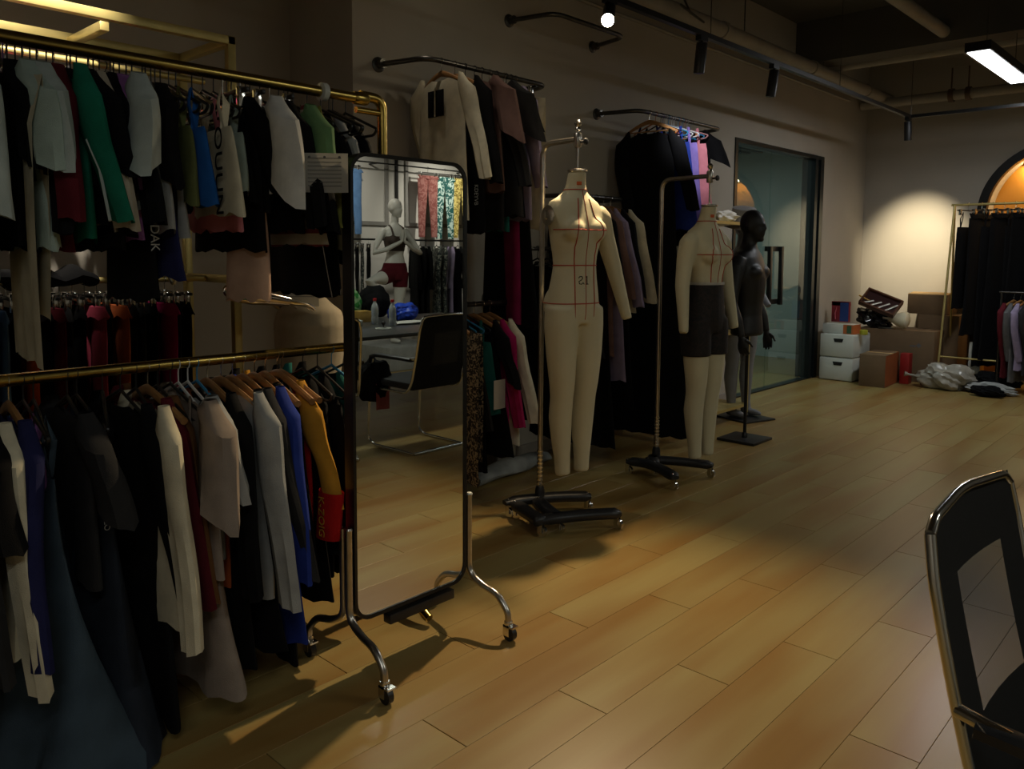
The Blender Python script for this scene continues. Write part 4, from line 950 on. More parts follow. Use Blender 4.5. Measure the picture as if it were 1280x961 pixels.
for (y, k, c, hem, lab, cat, nm, ex) in A_: 
    g_ = garment(k, c, lab, cat, nm, RA, y, hem, **ex)
    if 'square-neck' in lab:
        bm = B(); box(bm, -.075, .06, -.034, -.028, -.30, -.16, .002); obj('neck_shade_box', bm, cloth('black'), g_)  # black box stands in for the shaded inside of the neckline
        bm = B(); tube(bm, [(-.01, -.036, -.15), (-.01, -.036, -.30)], .004, 6); obj('neck_strap', bm, cloth('cream'), g_)
    if c == 'black' and k == 'long' and 'right of the cream' in lab: text('lettering', 'KDEYVB', .03, cloth('lightgrey'), g_, (.19, -.03, -.72), (PI/2, PI/2, PI/6))
B_ = [
 (4.98, 'longdress', 'black', .10, 'long black dress on a brown wooden hanger between the dress forms', 'dress', 'long_dress', dict(hk='wood', hc='wood', w=.26, rz=.12, hw=.2, dz=.045)),
 (5.06, 'strapdress', 'navy', .30, 'long navy dress just behind the black one on the wooden hanger', 'dress', 'strap_dress', dict(w=.22, hc='orange', dx=-.06)),
 (5.13, 'strapdress', 'black', .15, 'second long black dress behind the navy one', 'dress', 'strap_dress', dict(dx=-.05)),
 (5.20, 'tank', 'royal', 1.57, 'royal blue vest top lit from above on a white hanger', 'top', 'vest_top', dict(hc='white', w=.2, dx=.05)),
 (5.28, 'tank', 'violet', 1.58, 'violet top lit from above beside the royal blue vest', 'top', 'vest_top', dict(hc='white', w=.19, dx=.07)),
 (5.37, 'tank', 'pink', 1.59, 'pink top on a sky blue hanger beside the violet top', 'top', 'vest_top', dict(hc='skyblue', w=.19, dx=.09)),
 (5.43, 'strapdress', 'black', 1.45, 'narrow black dress right of the pink top', 'dress', 'strap_dress', dict(hc='skyblue', dx=-.03)),
 (5.50, 'tee', 'black', 1.95, 'black tee with a wide sleeve last on the neon hanger rail', 'top', 'tee_shirt', dict(hc='white'))]
for (y, k, c, hem, lab, cat, nm, ex) in B_: garment(k, c, lab, cat, nm, RB, y, hem, **ex)
for y, c, dx in ((5.16, 'purple', .0), (5.235, 'skyblue', .05), (5.31, 'white', .09), (5.39, 'orange', .08), (5.465, 'pinkwhite', .12), (5.56, 'grey', .06)):
    hanger('plastic', c, (-3.3, y, 2.411), rnd.uniform(-.5, .1), 'air, empty on the rail above the violet top', None, .19+dx*.4)
    o = [q for q in bpy.data.objects if q.name.startswith('clothes_hanger')]
for o in bpy.data.objects:
    if o.get('label', '').endswith('holding the air, empty on the rail above the violet top'):
        o['label'] = o['label'].replace('hanger holding the air, empty on the rail above', 'hanger, empty, on the rail near')
C_ = [
 (4.28, 'long', 'mauve', .72, 'mauve grey top left of the lavender one behind the form', 'top', 'long_sleeve_top', dict(hk='wood', hc='wood')),
 (4.36, 'longdress', 'lilac', .55, 'long lavender dress behind the arm of the first dress form', 'dress', 'long_dress', dict(sleeve_len=.60)),
 (4.44, 'longdress', 'black', .35, 'black dress between the lavender and cream sleeves', 'dress', 'long_dress', dict(hk='wood', hc='wood')),
 (4.52, 'long', 'cream', 1.0, 'cream long sleeve top behind the first dress form', 'top', 'long_sleeve_top', dict(sleeve_len=.58, hk='wood', hc='wood')),
 (4.20, 'longdress', 'black', .12, 'long black gown hanging directly behind the first dress form legs', 'gown', 'long_gown', {})]
for (y, k, c, hem, lab, cat, nm, ex) in C_: garment(k, c, lab, cat, nm, RC, y, hem, **ex)
MATS['fabric_leop'] = patterned('fabric_leop', (.02, .015, .01), (.34, .27, .17), 45, .52)
D_ = [
 (2.97, 'folded', 'leop', .14, 'leopard print long dress hanging lowest right of the mirror', 'dress', 'long_dress', dict(hk='wood', hc='orange', w=.19, dx=.10)),
 (3.02, 'longdress', 'black', .20, 'black long dress between leopard print and green top', 'dress', 'long_dress', dict(dx=-.06, hc='skyblue')),
 (3.08, 'tank', 'black', .18, 'black vest dress on the second sky blue hanger', 'dress', 'strap_dress', dict(hc='skyblue')),
 (3.13, 'tank', 'teal', .50, 'dark green vest top on the low rail', 'top', 'vest_top', dict(dx=.04, w=.18)),
 (3.19, 'longdress', 'black', .25, 'black dress with a white hang tag on the low rail', 'dress', 'long_dress', dict(sleeve_len=.3, hk='wood', hc='wood')),
 (3.26, 'long', 'magenta', .30, 'crimson pink long sleeve top on the low rail', 'top', 'long_sleeve_top', dict(hk='wood', hc='wood', sleeve_len=.54)),
 (3.32, 'long', 'cream', .29, 'cream long sleeve top beside the crimson one on the low rail', 'top', 'long_sleeve_top', dict(hk='wood', hc='wood', sleeve_len=.54))]
for (y, k, c, hem, lab, cat, nm, ex) in D_:
    g_ = garment(k, c, lab, cat, nm, RD, y, hem, m=MATS['fabric_leop'] if c == 'leop' else None, **ex)
    if 'hang tag' in lab:
        bm = B(); box(bm, .27, .273, -.12, -.03, -.56, -.40); obj('hang_tag', bm, PAPER, g_, False)
# black clothes further back below the rail, and roll on the floor
RE = dict(x=-3.28, z=1.42)
for y, c, hem, lab in ((3.74, 'black', .33, 'black long coat behind the stand pole of the first form'), (3.83, 'lightgrey', .62, 'grey long sleeve top peeking behind the stand pole'), (3.92, 'black', .2, 'black long dress right of the grey top behind the stand pole')):
    garment('long' if c != 'black' else 'longdress', c, lab, 'coat' if 'coat' in lab else 'top' if c != 'black' else 'dress', 'long_sleeve_top' if c != 'black' else 'long_dress', RE, y, hem)
bm = B(); tube(bm, [(-3.28, 3.66, 1.42), (-3.28, 3.99, 1.42)], .012, 10); 
t = thing('wall_rail', 'short dark rail behind the stand pole of the first dress form', 'clothes rail', (XW, 3.68, 1.42))
bm.free(); bm = B(); tube(bm, smooth_path([(.02, 0, -.001), (.35, 0, 0), (.35, .32, 0), (.02, .32, 0)], .03), .012, 10); obj('rail', bm, GUN, t)
for y in (0, .32): bm = B(); lathe(bm, [(.035, 0), (.035, .006), (.02, .02), (.02, .04)], (0, y, 0), 'x', 16); obj('flange', bm, GUN, t)
bm = B(); R = []
for i in range(15):
    q = i/14; s = .05*(math.sin(PI*(.08+.84*q))**.4)
    R.append([Vector((-3.36-.08*q+s*1.6*math.cos(a)*(1+.08*math.sin(7*q+a*3)), 3.28+.75*q, max(.004, s*.9+s*math.sin(a)*.95+.006*math.sin(11*q+a*2)))) for a in [2*PI*k/16 for k in range(16)]])
rings(bm, R); tag(obj('fabric_roll', bm, cloth('lightgrey')), 'off-white rolled fabric lying on the floor by the left wall', 'fabric roll')
bm = B(); box(bm, -3.52, -3.46, 3.62, 3.75, 0.08, .42, .01); tag(obj('fabric_piece', bm, cloth('beige')), 'beige folded fabric upright behind the rolled fabric', 'fabric')
# gold shelf behind the second form
sh = thing('shelf_rack', 'slim gold shelf rack with casters behind the dress form in shorts', 'shelf', (-3.30, 5.98, 0))
for x in (-.18, .18):
    for y in (-.42, .28): 
        bm = B(); box(bm, x-.012, x+.012, y-.012, y+.012, .05, 1.66); obj('post', bm, BRASSM, sh, False)
        bm = B(); lathe(bm, [(.01, -.008), (.022, -.009), (.022, .009), (.01, .008)], (x, y, .025), 'y', 14); obj('caster', bm, BLKP, sh)
for z in (.12, .75, 1.2, 1.64): bm = B(); box(bm, -.19, .19, -.43, .29, z-.012, z+.012); obj('shelf', bm, BRASSM, sh, False)
bm = B(); r_ = random.Random(4)
bmesh.ops.create_icosphere(bm, subdivisions=3, radius=1)
for v in bm.verts:
    n = v.co.copy(); k = 1+.25*math.sin(n.x*7+n.y*3)*math.cos(n.z*6)+r_.uniform(-.12, .12); v.co = Vector((-3.22+n.x*.075*k, 6.0+n.y*.13*k, 1.70+n.z*.045*k))
tag(obj('crumpled_paper', bm, mat('tissue_white', (.85, .80, .70), .8), ang=20), 'crumpled white paper on top of the gold shelf rack', 'paper')
for i, (y, z, c, lab) in enumerate(((5.75, 1.212, 'charcoal', 'dark folded stack on the upper middle level of the gold shelf'), (5.75, .762, 'grey', 'grey patterned pouch stack on the lower middle level of the gold shelf'), (6.1, 1.212, 'black', 'black folded garment at the right of the gold shelf'))):
    t = thing('folded_clothes', lab, 'clothing', (-3.3, y, z))
    for k in range(4): bm = B(); box(bm, -.13, .14, -.12, .1, .045*k, .045*k+.042, .012); obj('fold_layer', bm, cloth([c, 'mauve', c, 'lilac'][k] if i == 1 else c), t)
RG = dict(x=-3.28, z=1.15)
garment('long', 'cream', 'cream long sleeve top hanging beside the form in shorts', 'top', 'long_sleeve_top', RG, 5.35, .30, hk='wood', hc='wood')
garment('longdress', 'black', 'black dress hanging left of the cream top beside the form in shorts', 'dress', 'long_dress', RG, 5.25, .22)
t = thing('wall_rail', 'low dark rail on the wall behind the dress form in shorts', 'clothes rail', (XW, 5.1, 1.15))
bm = B(); tube(bm, smooth_path([(.02, 0, -.001), (.35, 0, 0), (.35, .42, 0), (.02, .42, 0)], .03), .012, 10); obj('rail', bm, GUN, t)
for y in (0, .42): bm = B(); lathe(bm, [(.035, 0), (.035, .006), (.02, .02), (.02, .04)], (0, y, 0), 'x', 16); obj('flange', bm, GUN, t)

# ------------------------------------------------------------------ far corner: drawers, boxes, bag
t = thing('storage_drawers', 'white plastic two-drawer storage unit by the glass door', 'drawers', (-3.34, 9.05, 0))
for z in (0.005, .262):
    bm = B(); box(bm, -.205, .165, -.21, .3, z, z+.252, .016); d_ = obj('drawer', bm, WHITEP, t)
    bm = B(); R = [[Vector((x*k, -.212-.001*(k != 1), z+.185+zz)) for x, zz in ((-.055, .022), (.055, .022), (.042, -.018), (-.042, -.018))] for k in (1, .99)]
    rings(bm, R); obj('handle_slot', bm, BLKP, d_)
def carton(name, label, cat, c, sz, rz, m, flap=False, m2=None, tape=False):
    t = thing(name, label, cat, c, rz); x, y, z = sz
    bm = B(); box(bm, -x/2, x/2, -y/2, y/2, 0, z, .003); obj('body', bm, m, t)
    if flap:
        for s in (-1, 1):
            bm = B(); box(bm, -x/2, x/2, 0, y*.49, -.003, .003, 0, Matrix.Translation((0, s*-y/2 if s > 0 else y/2, z+.004)) @ Matrix.Rotation(0 if s > 0 else PI, 4, 'Z') @ Matrix.Rotation(.10, 4, 'X')); obj('flap', bm, m2 or m, t, False)
    else:
        bm = B(); box(bm, -x/2-.001, x/2+.001, -.03, .03, z*.8, z+.001); obj('packing_tape', bm, m2 or m, t, False)
    return t
carton('cardboard_box', 'small tan cardboard box with orange side on the floor beside drawers', 'box', (-2.94, 8.96, 0), (.26, .52, .34), .06, CARD, False, CARDL)
bm = B(); box(bm, .1305, .1325, -.258, .258, .005, .335); o = obj('side_panel', bm, mat('carton_orange', (.28, .07, .015), .7), bpy.data.objects['cardboard_box'], False)
carton('red_box', 'narrow red box squeezed behind the small tan box', 'box', (-2.74, 9.20, 0), (.09, .12, .33), .0, mat('carton_red', (.28, .01, .01), .5))
carton('cardboard_box', 'large brown cardboard box behind the small tan box', 'box', (-2.93, 9.62, 0), (.80, .5, .56), .03, CARD)
t = bpy.data.objects['cardboard_box.001']; text('printed_mark', '▬◆', .06, mat('print_ink', (.12, .12, .12), .8), t, (.22, -.252, .40), (PI/2, 0, 0))
carton('cardboard_box', 'dark brown box standing upright under the open carton', 'box', (-2.60, 10.0, 0), (.42, .42, .72), .0, CARD)
carton('cardboard_box', 'open carton with light tan flaps on top of the box stack', 'box', (-2.72, 9.98, .722), (.42, .36, .22), -.04, CARD, True, CARDL)
carton('picture_box', 'upright red and blue picture box on the white drawers', 'box', (-3.43, 9.12, .632), (.19, .06, .23), .0, mat('box_crimson', (.25, .02, .03), .5))
t = bpy.data.objects['picture_box']; bm = B(); box(bm, .0, .095, -.0315, -.0305, .01, .22); obj('blue_print', bm, mat('box_blue', (.02, .05, .2), .5), t, False)
bm = B(); tube(bm, [(-.045, -.032, .03), (-.05, -.032, .10), (-.035, -.032, .17)], [.02, .026, .014], 10, ry=.1); obj('figure_print', bm, mat('box_pink', (.5, .12, .14), .5), t)
carton('shoe_box', 'low white and orange box lying on the white drawers', 'box', (-3.38, 9.02, .516), (.34, .2, .105), -.02, WHITEP)
t = bpy.data.objects['shoe_box']; bm = B(); box(bm, .06, .172, -.102, .102, .002, .104); obj('orange_end', bm, mat('carton_orange2', (.45, .12, .03), .6), t, False)
bm = B(); box(bm, .10, .15, -.1035, -.102, .01, .095); obj('green_stripe', bm, mat('box_green', (.04, .10, .05), .5), t, False)
bm = B(); lathe(bm, [(.035, 0), (.042, .004), (.042, .05), (.03, .055)], (-3.13, 9.0, .516), 'z', 16); tag(obj('tape_roll', bm, mat('tape_yellow', (.4, .4, .03), .5)), 'small yellow-green tape roll on the white drawers', 'tape')
# heap of bags and tools
bm = B(); bmesh.ops.create_icosphere(bm, subdivisions=4, radius=1); r_ = random.Random(9)
for v in bm.verts:
    n = v.co; k = 1+.18*math.sin(n.x*9+n.z*5)+.12*math.sin(n.y*13-n.x*6)+.06*math.sin(n.z*23+n.x*17); v.co = Vector((-3.17+n.x*.20*k, 9.5+n.y*.15*k, .69+n.z*.12*k))
tag(obj('plastic_bag', bm, mat('black_bag', (.01, .01, .012), .18, 0, .1, 9), ang=25), 'black glossy plastic bag heaped behind the drawers', 'bag')
t = thing('open_case', 'open dark case with pale tools leaning on the black bag', 'case', (-3.26, 9.40, .90), 0, None, (.75, .36, .05))
bm = B(); box(bm, -.02, .36, -.11, .11, .0, .015); obj('panel', bm, mat('case_brown', (.05, .02, .018), .3), t, False)
for a in ((-.02, .36, -.12, -.10), (-.02, .36, .10, .12), (-.03, -.01, -.12, .12), (.35, .37, -.12, .12)): bm = B(); box(bm, *a, -.01, .05); obj('rim', bm, mat('case_rim', (.10, .04, .02), .35), t, False)
for k in range(4): bm = B(); tube(bm, [(.02+.08*k, -.09, .03), (.10+.08*k, -.02+.02*k, .035)], .012, 8, ry=.5); obj('tool', bm, mat('tool_pale', (.45, .43, .38), .3, .4), t)
bm = B(); tube(bm, [(-3.32, 9.35, .93), (-3.08, 9.4, .80)], .009, 8); tag(obj('tool_handle', bm, mat('tool_yellow', (.55, .3, .02), .4)), 'thin yellow-tipped rod sticking out of the black bag', 'tool')
t = thing('light_bulb', 'large white light bulb lying on the big brown box', 'bulb', (-2.80, 9.43, .665), 0, None, (0, -1.48+3.14159*0, 0))
bm = B(); lathe(bm, [(.0, -.0), (.06, .003), (.088, .02), (.095, .055), (.075, .12), (.045, .17), (.036, .20)], (0, 0, 0), 'z', 24); obj('globe', bm, mat('bulb_white', (.72, .66, .48), .4), t)
bm = B(); lathe(bm, [(.036, .20), (.04, .205), (.04, .215), (.03, .22), (.03, .27), (.02, .28)], (0, 0, 0), 'z', 20); obj('screw_base', bm, STEEL, t)
bm = B(); box(bm, -3.2, -2.98, 9.45, 9.6, .562, .575, .004); tag(obj('white_sheet', bm, cloth('lightgrey')), 'flat white sheet on the big brown box', 'paper')
def lump(name, label, cat, c, s, m, seed, sub=4, amp=.12, flat=True):
    bm = B(); bmesh.ops.create_icosphere(bm, subdivisions=sub, radius=1); r_ = random.Random(seed); p = [r_.uniform(0, 6) for _ in range(6)]
    for v in bm.verts:
        n = v.co.copy(); k = 1+amp*(math.sin(n.x*6+p[0]+n.z*3)+math.sin(n.y*8+p[1]-n.x*4)*.8+.5*math.sin(n.z*15+p[2]+n.x*12)+.35*math.sin(n.y*25+p[3]+n.z*9))
        v.co = Vector((n.x*s[0]*k, n.y*s[1]*k, max(-s[2]*.8, n.z*s[2]*k)))+Vector(c)
    o = obj(name, bm, m, ang=50); tag(o, label, cat); return o
PLB = mat('translucent_bag', (.34, .32, .27), .28, 0, .25, 12, .4, 40, .6)
lump('plastic_bag', 'tied translucent white plastic bag on the floor before the boxes', 'bag', (-2.33, 9.12, .115), (.24, .16, .145), PLB, 3)
bm = B(); tube(bm, [(-2.54, 9.07, .11), (-2.60, 9.05, .115), (-2.66, 9.04, .125), (-2.70, 9.02, .13)], [.03, .014, .012, .03], 10); b_ = obj('tied_neck', bm, PLB, bpy.data.objects['plastic_bag.001'])
lump('cloth_heap', 'black crumpled cloth on the floor right of the white bag', 'cloth', (-1.90, 8.92, .05), (.15, .09, .055), cloth('black'), 5)
lump('cloth_heap', 'grey-blue crumpled cloth behind the black one on the floor', 'cloth', (-1.92, 9.12, .05), (.24, .10, .06), cloth('lightgrey'), 6)
lump('cloth_heap', 'dark bundle under the hanging black clothes at the far rack', 'cloth', (-1.95, 9.42, .08), (.22, .13, .10), cloth('black'), 8)
lump('paper_scrap', 'pale paper scraps beside the white plastic bag', 'paper', (-2.08, 9.17, .025), (.09, .06, .03), PAPER, 10, 3)
bm = B(); box(bm, -2.42, -2.34, 9.70, 9.90, 0, .10); tag(obj('small_carton', bm, CARDL, None, False), 'small light tan carton at the foot of the far gold rack', 'box')
bm = B(); box(bm, -2.24, -2.13, 9.62, 9.66, .12, .46, .004, Matrix.Identity(4)); tag(obj('leaning_board', bm, WHITEP), 'white narrow board leaning under the far rack', 'board')
bm = B(); lathe(bm, [(.07, 0), (.05, .05), (.028, .12), (.03, .25), (.045, .33)], (-1.96, 9.68, .06), 'z', 14); tag(obj('wooden_stand', bm, mat('amber_wood', (.36, .15, .03), .5)), 'amber wooden stand glimpsed below the black clothes', 'stand')
# far gold rack with black clothes
t = thing('clothes_rack', 'gold A-frame clothes rack full of black clothes by the far wall', 'clothes rack', (-1.4, 9.62, 0))
for x in (-1.05, 1.0):
    for s in (-1, 1): bm = B(); tube(bm, [(x, 0, 1.93), (x-.03, s*.24, .02)], .012, 10); obj('leg', bm, BRASSM, t)
bm = B(); tube(bm, [(-1.08, 0, 1.93), (1.03, 0, 1.93)], .013, 10); obj('rail', bm, BRASSM, t)
bm = B(); tube(bm, [(-1.08, -.2, .30), (1.03, -.2, .30)], .010, 10); obj('lower_rail', bm, BRASSM, t)
RF = dict(x=-1.4, z=1.93)
far_items = [(-2.27, 'black', .82), (-2.14, 'black', .55), (-2.03, 'black', .22), (-1.93, 'black', .30), (-1.83, 'black', .18), (-1.73, 'black', .25), (-1.62, 'black', .3), (-1.5, 'black', .3)]
for i, (x, c, hem) in enumerate(far_items):
    rail = dict(x=x-.05, z=1.93)
    rz = PI-.40+.12*math.sin(i*2.1)
    lab = ['black dress at the left end of the far gold rack', 'second black dress from the left on the far gold rack', 'long black dress over the amber stand on the far rack', 'fourth black dress from the left on the far gold rack', 'long black dress just left of the arch centre on the far rack', 'black dress before the arch on the far rack', 'black dress at the right photo edge of the far rack', 'last black dress of the far rack, past the photo edge'][i]
    garment('skirt' if i % 2 else 'strapdress', c, lab, 'dress', 'long_dress', rail, 9.62, hem, hk='clip', rz=rz-PI/2, w=.20, flare=.03)
R2 = dict(x=0, z=1.02)
t = thing('clothes_rack', 'low dark rack of coloured tops in front of the arch', 'clothes rack', (-1.5, 9.32, 0))
for x in (-.4, .6): bm = B(); tube(bm, [(x, 0, .02), (x, 0, 1.02)], .011, 10); obj('post', bm, GUN, t)
bm = B(); tube(bm, [(-.42, 0, 1.02), (.62, 0, 1.02)], .011, 10); obj('rail', bm, GUN, t)
for x in (-.4, .6): bm = B(); tube(bm, [(x, -.2, .02), (x, .2, .02)], .011, 10); obj('foot', bm, GUN, t)
for i, (x, c, hem, lab) in enumerate([(-1.86, 'maroon', .16, 'maroon top left on the low rack before the arch'), (-1.80, 'grey', .12, 'grey top on the low rack before the arch'), (-1.74, 'lilac', .25, 'lilac grey top on the low rack at the photo edge'), (-1.68, 'charcoal', .2, 'charcoal top on the low rack at the photo edge'), (-1.62, 'rust', .5, 'rust top on the low rack at the right photo edge'), (-1.55, 'lightgrey', .15, 'light grey top last on the low rack')]):
    garment('longdress', c, lab, 'top', 'long_sleeve_top', dict(x=x+.06, z=1.00), 9.36, hem, hk='wood', hc='wood', rz=PI/2-.25, w=.15)

# ------------------------------------------------------------------ chairs, table and the display side seen in the mirror
MESH_B = mat('black_mesh_fabric', (.014, .014, .014), .8, 0, .3, 300, .3, 800)
def see_through(name, c, a):
    m, t, b = nodes_of(name); N = t.nodes; L = t.links.new
    tr = N.new('ShaderNodeBsdfTransparent'); mx = N.new('ShaderNodeMixShader'); nz = N.new('ShaderNodeTexNoise'); nz.inputs['Scale'].default_value = 500
    mr = N.new('ShaderNodeMapRange'); mr.inputs[3].default_value = a-.08; mr.inputs[4].default_value = a+.08; L(nz.outputs[0], mr.inputs[0]); L(mr.outputs[0], mx.inputs[0])
    b.inputs['Base Color'].default_value = (*c, 1); b.inputs['Roughness'].default_value = .8
    L(tr.outputs[0], mx.inputs[1]); L(b.outputs[0], mx.inputs[2]); L(mx.outputs[0], N['Material Output'].inputs[0]); return m
NET = see_through('sheer_mesh', (.02, .018, .012), .74)
def office_chair(label, loc, rz, group=None, net=None):
    """faces local +x, back on -x"""
    t = thing('office_chair', label, 'chair', loc, rz, group)
    hw_ = .225
    def back(z): # x of the back panel at height z
        q = (z-.44)/.53; return -.215-.125*q-.008*math.sin(q*PI)
    for s in (-1, 1):
        y = s*(hw_+.012)
        P = [(-.24, y*.96, .012), (.20, y, .012), (.26, y, .05), (.235, y, .40), (.20, y, .43), (-.18, y, .43)]+[(back(z), y*(1-.06*max(0, (z-.88)/.07)), z) for z in (.50, .58, .66, .74, .82, .88, .925, .945)]
        bm = B(); tube(bm, smooth_path(P, .05, 4), .009, 10); obj('side_frame', bm, CHROME, t)
        P = [(-.245, y*1.04, .665), (-.18, y*1.10, .67), (.12, y*1.10, .67), (.18, y*1.10, .655), (.19, y*1.08, .62)]
        bm = B(); R = []
        for i, p in enumerate(P): R.append([Vector(p)+Vector((0, .022*a, .013*b_)) for a, b_ in ((-1, -.6), (-.6, -1), (.6, -1), (1, -.6), (1, .6), (.6, 1), (-.6, 1), (-1, .6))])
        rings(bm, R); ar = obj('armrest', bm, BLKP, t)
        bm = B(); tube(bm, [(back(.67), y, .675), (-.225, y*1.05, .672), (-.19, y*1.08, .67)], .012, 10); obj('bracket', bm, CHROME, ar)
        bm = B(); tube(bm, [(.17, y*1.08, .64), (.20, y*1.04, .52), (.20, y, .43)], .009, 8); obj('support', bm, CHROME, ar)
    bm = B(); tube(bm, [(-.24, -hw_, .012), (-.24, hw_, .012)], .0115, 10); obj('floor_bar', bm, CHROME, t)
    bm = B(); tube(bm, smooth_path([(back(.945), -.222, .945), (back(.962), -.195, .965), (back(.97)-.015, 0, .975), (back(.962), .195, .965), (back(.945), .222, .945)], .06), .009, 10); obj('top_frame', bm, CHROME, t)
    bm = B(); box(bm, -.22, .26, -.22, .22, .445, .50, .02); obj('seat', bm, MESH_B, t)
    # back panel with an opening carrying the sheer mesh
    def panel(ys, zs, m, nm, th=.006):
        bm = B(); R = []
        for z in zs: R.append([Vector((back(z)+.004+.018*(1-(y/hw_)**2)*-1*1.0, y*(1-.05*max(0, (z-.88)/.08)), z)) for y in ys])
        rings(bm, R, False, False)
        if th: bmesh.ops.solidify(bm, geom=bm.faces[:], thickness=th)
        return obj(nm, bm, m, t)
    lin = lambda a, b_, n: [a+(b_-a)*i/(n-1) for i in range(n)]
    panel(lin(-hw_, hw_, 9), lin(.85, .97, 5), MESH_B, 'top_panel')
    panel(lin(-hw_, -.10, 4), lin(.62, .85, 6), MESH_B, 'side_panel'); panel(lin(.14, hw_, 4), lin(.62, .85, 6), MESH_B, 'side_panel')
    panel(lin(-.10, .14, 6), lin(.62, .85, 6), net or NET, 'mesh_panel', 0)
    panel(lin(-hw_, hw_, 9), lin(.46, .62, 6), MESH_B, 'lower_panel')
    return t
office_chair('black mesh office chair with chrome frame in the right foreground', (-.02, 1.60, 0), -.05)
office_chair('black office chair with chrome sled base reflected at the table', (.20, 3.70, 0), .0, None, MESH_B)
office_chair('black office chair reflected at the mirror left edge by the table', (.42, 3.02, 0), .45)
office_chair('black office chair on the far side of the reflected table', (2.75, 4.6, 0), PI+.2)
t = thing('work_table', 'long dark worktable reflected in the mirror', 'table', (1.45, 4.3, 0))
TBL = mat('table_dark', (.05, .05, .048), .3, 0, .1, 5)
bm = B(); box(bm, -.72, .75, -1.25, 1.4, .72, .75, .004); obj('tabletop', bm, TBL, t)
for x in (-.62, .65):
    for y in (-1.15, 1.3): bm = B(); box(bm, x-.025, x+.025, y-.025, y+.025, 0, .72); obj('leg', bm, STEEL, t, False)
def bottle(label, x, y):
    t = thing('water_bottle', label, 'bottle', (x, y, .751))
    bm = B(); lathe(bm, [(.028, 0), (.033, .01), (.033, .06), (.030, .075), (.033, .09), (.033, .14), (.026, .17), (.013, .195), (.013, .21)], (0, 0, 0), 'z', 18); obj('body', bm, mat('bottle_plastic', (.62, .66, .66), .12, 0, .1, 30, trans=.45), t)
    bm = B(); lathe(bm, [(.016, .207), (.016, .228), (.012, .23)], (0, 0, 0), 'z', 14); obj('cap', bm, mat('cap_red', (.5, .01, .015), .4), t)
bottle('clear water bottle with red cap, left of the two reflected', 1.55, 4.36); bottle('clear water bottle with red cap, right of the two reflected', 1.30, 4.36)
lump('shopping_bag', 'green patterned bag standing on the reflected table', 'bag', (2.0, 4.38, .90), (.09, .15, .17), patterned('bag_green', (.02, .22, .03), (.25, .45, .2), 12), 12, 4, .05)
lump('shopping_bag', 'bright blue bag on the reflected table right of the bottles', 'bag', (1.75, 4.85, .82), (.12, .16, .09), mat('bag_blue', (.02, .07, .55), .4), 13, 4, .1)
lump('backpack', 'black backpack on the reflected table before the mannequin', 'backpack', (2.05, 4.72, .90), (.12, .19, .17), cloth('black'), 14, 4, .05)
carton('small_box', 'brown and yellow small box beside the left bottle', 'box', (1.82, 4.42, .751), (.14, .12, .10), .2, mat('box_ochre', (.4, .24, .05), .6))
carton('small_box', 'white flat box beside the green bag on the table', 'box', (1.55, 4.10, .751), (.15, .15, .05), .1, WHITEP)
lump('paper_scrap', 'white papers scattered right of the bottles on the table', 'paper', (1.38, 4.62, .765), (.1, .18, .012), PAPER, 15, 3, .1)
t = thing('tape_dispenser', 'white ring and black ball on the reflected table', 'tape', (1.12, 4.12, .751))
bm = B(); tube(bm, [(.05*math.cos(a), .07*math.sin(a), .006) for a in [2*PI*k/20 for k in range(21)]], .006, 6); obj('ring', bm, WHITEP, t)
bm = B(); ellip(bm, (.05, .04, .045), (.018, .018, .018), 12, 8); tube(bm, [(.05, .04, 0), (.05, .04, .04)], .006, 6); obj('ball', bm, BLKP, t)
lump('hanging_garment', 'black jacket with pink lining draped on the reflected chair', 'jacket', (.42, 3.50, .46), (.10, .13, .17), cloth('black'), 16, 4, .07)
bm = B(); R = [[Vector((.33+.01*math.sin(k), 3.44+.022*k, .46-.19*i/4)) for k in range(6)] for i in range(5)]; rings(bm, R, False, False); bmesh.ops.solidify(bm, geom=bm.faces[:], thickness=.006)
tag(obj('pink_cloth', bm, cloth('pink')), 'pink cloth hanging under the reflected black jacket', 'cloth')
# display wall on the right side: frames, rail and hanging clothes
for i, y in enumerate((4.4, 5.55, 7.05, 8.5)):
    bm = B(); box(bm, XR-.03, XR-.001, y-.02, y+.02, 0, 3.0); struct('trim_%d' % (i+2), bm, BLK)
for i, (a, b_) in enumerate(((4.55, 5.4), (5.75, 6.9), (7.2, 8.35))):
    P = mat('frame_grey', (.25, .24, .22), .6)
    t = thing('wall_frame', ['grey wall frame at the left of the reflected wall', 'grey wall frame behind the praying mannequin', 'grey wall frame behind the leaf print trousers'][i], 'frame', (XR-.001, (a+b_)/2, 2.2)); h = (b_-a)/2
    for nm, q in (('side', (-.03, 0, -h, -h+.05, -.4, .75)), ('side', (-.03, 0, h-.05, h, -.4, .75)), ('rail', (-.03, 0, -h, h, .70, .75)), ('rail', (-.03, 0, -h, h, -.45, -.4))): bm = B(); box(bm, *q); obj(nm, bm, P, t, False)
RR = dict(x=4.15, z=1.55)
t = thing('clothes_rack', 'black rail along the reflected display wall', 'clothes rack', (4.15, 6.4, 0))
bm = B(); tube(bm, [(0, -1.6, 1.55), (0, 2.2, 1.55)], .013, 10); obj('rail', bm, BLK, t)
for y in (-1.6, .35, 2.2): bm = B(); tube(bm, [(0, y, .02), (0, y, 1.55)], .013, 10); tube(bm, [(-.2, y, .02), (.2, y, .02)], .013, 8); obj('post', bm, BLK, t)
floral = patterned('floral', (.02, .03, .03), (.35, .36, .30), 25, .55)
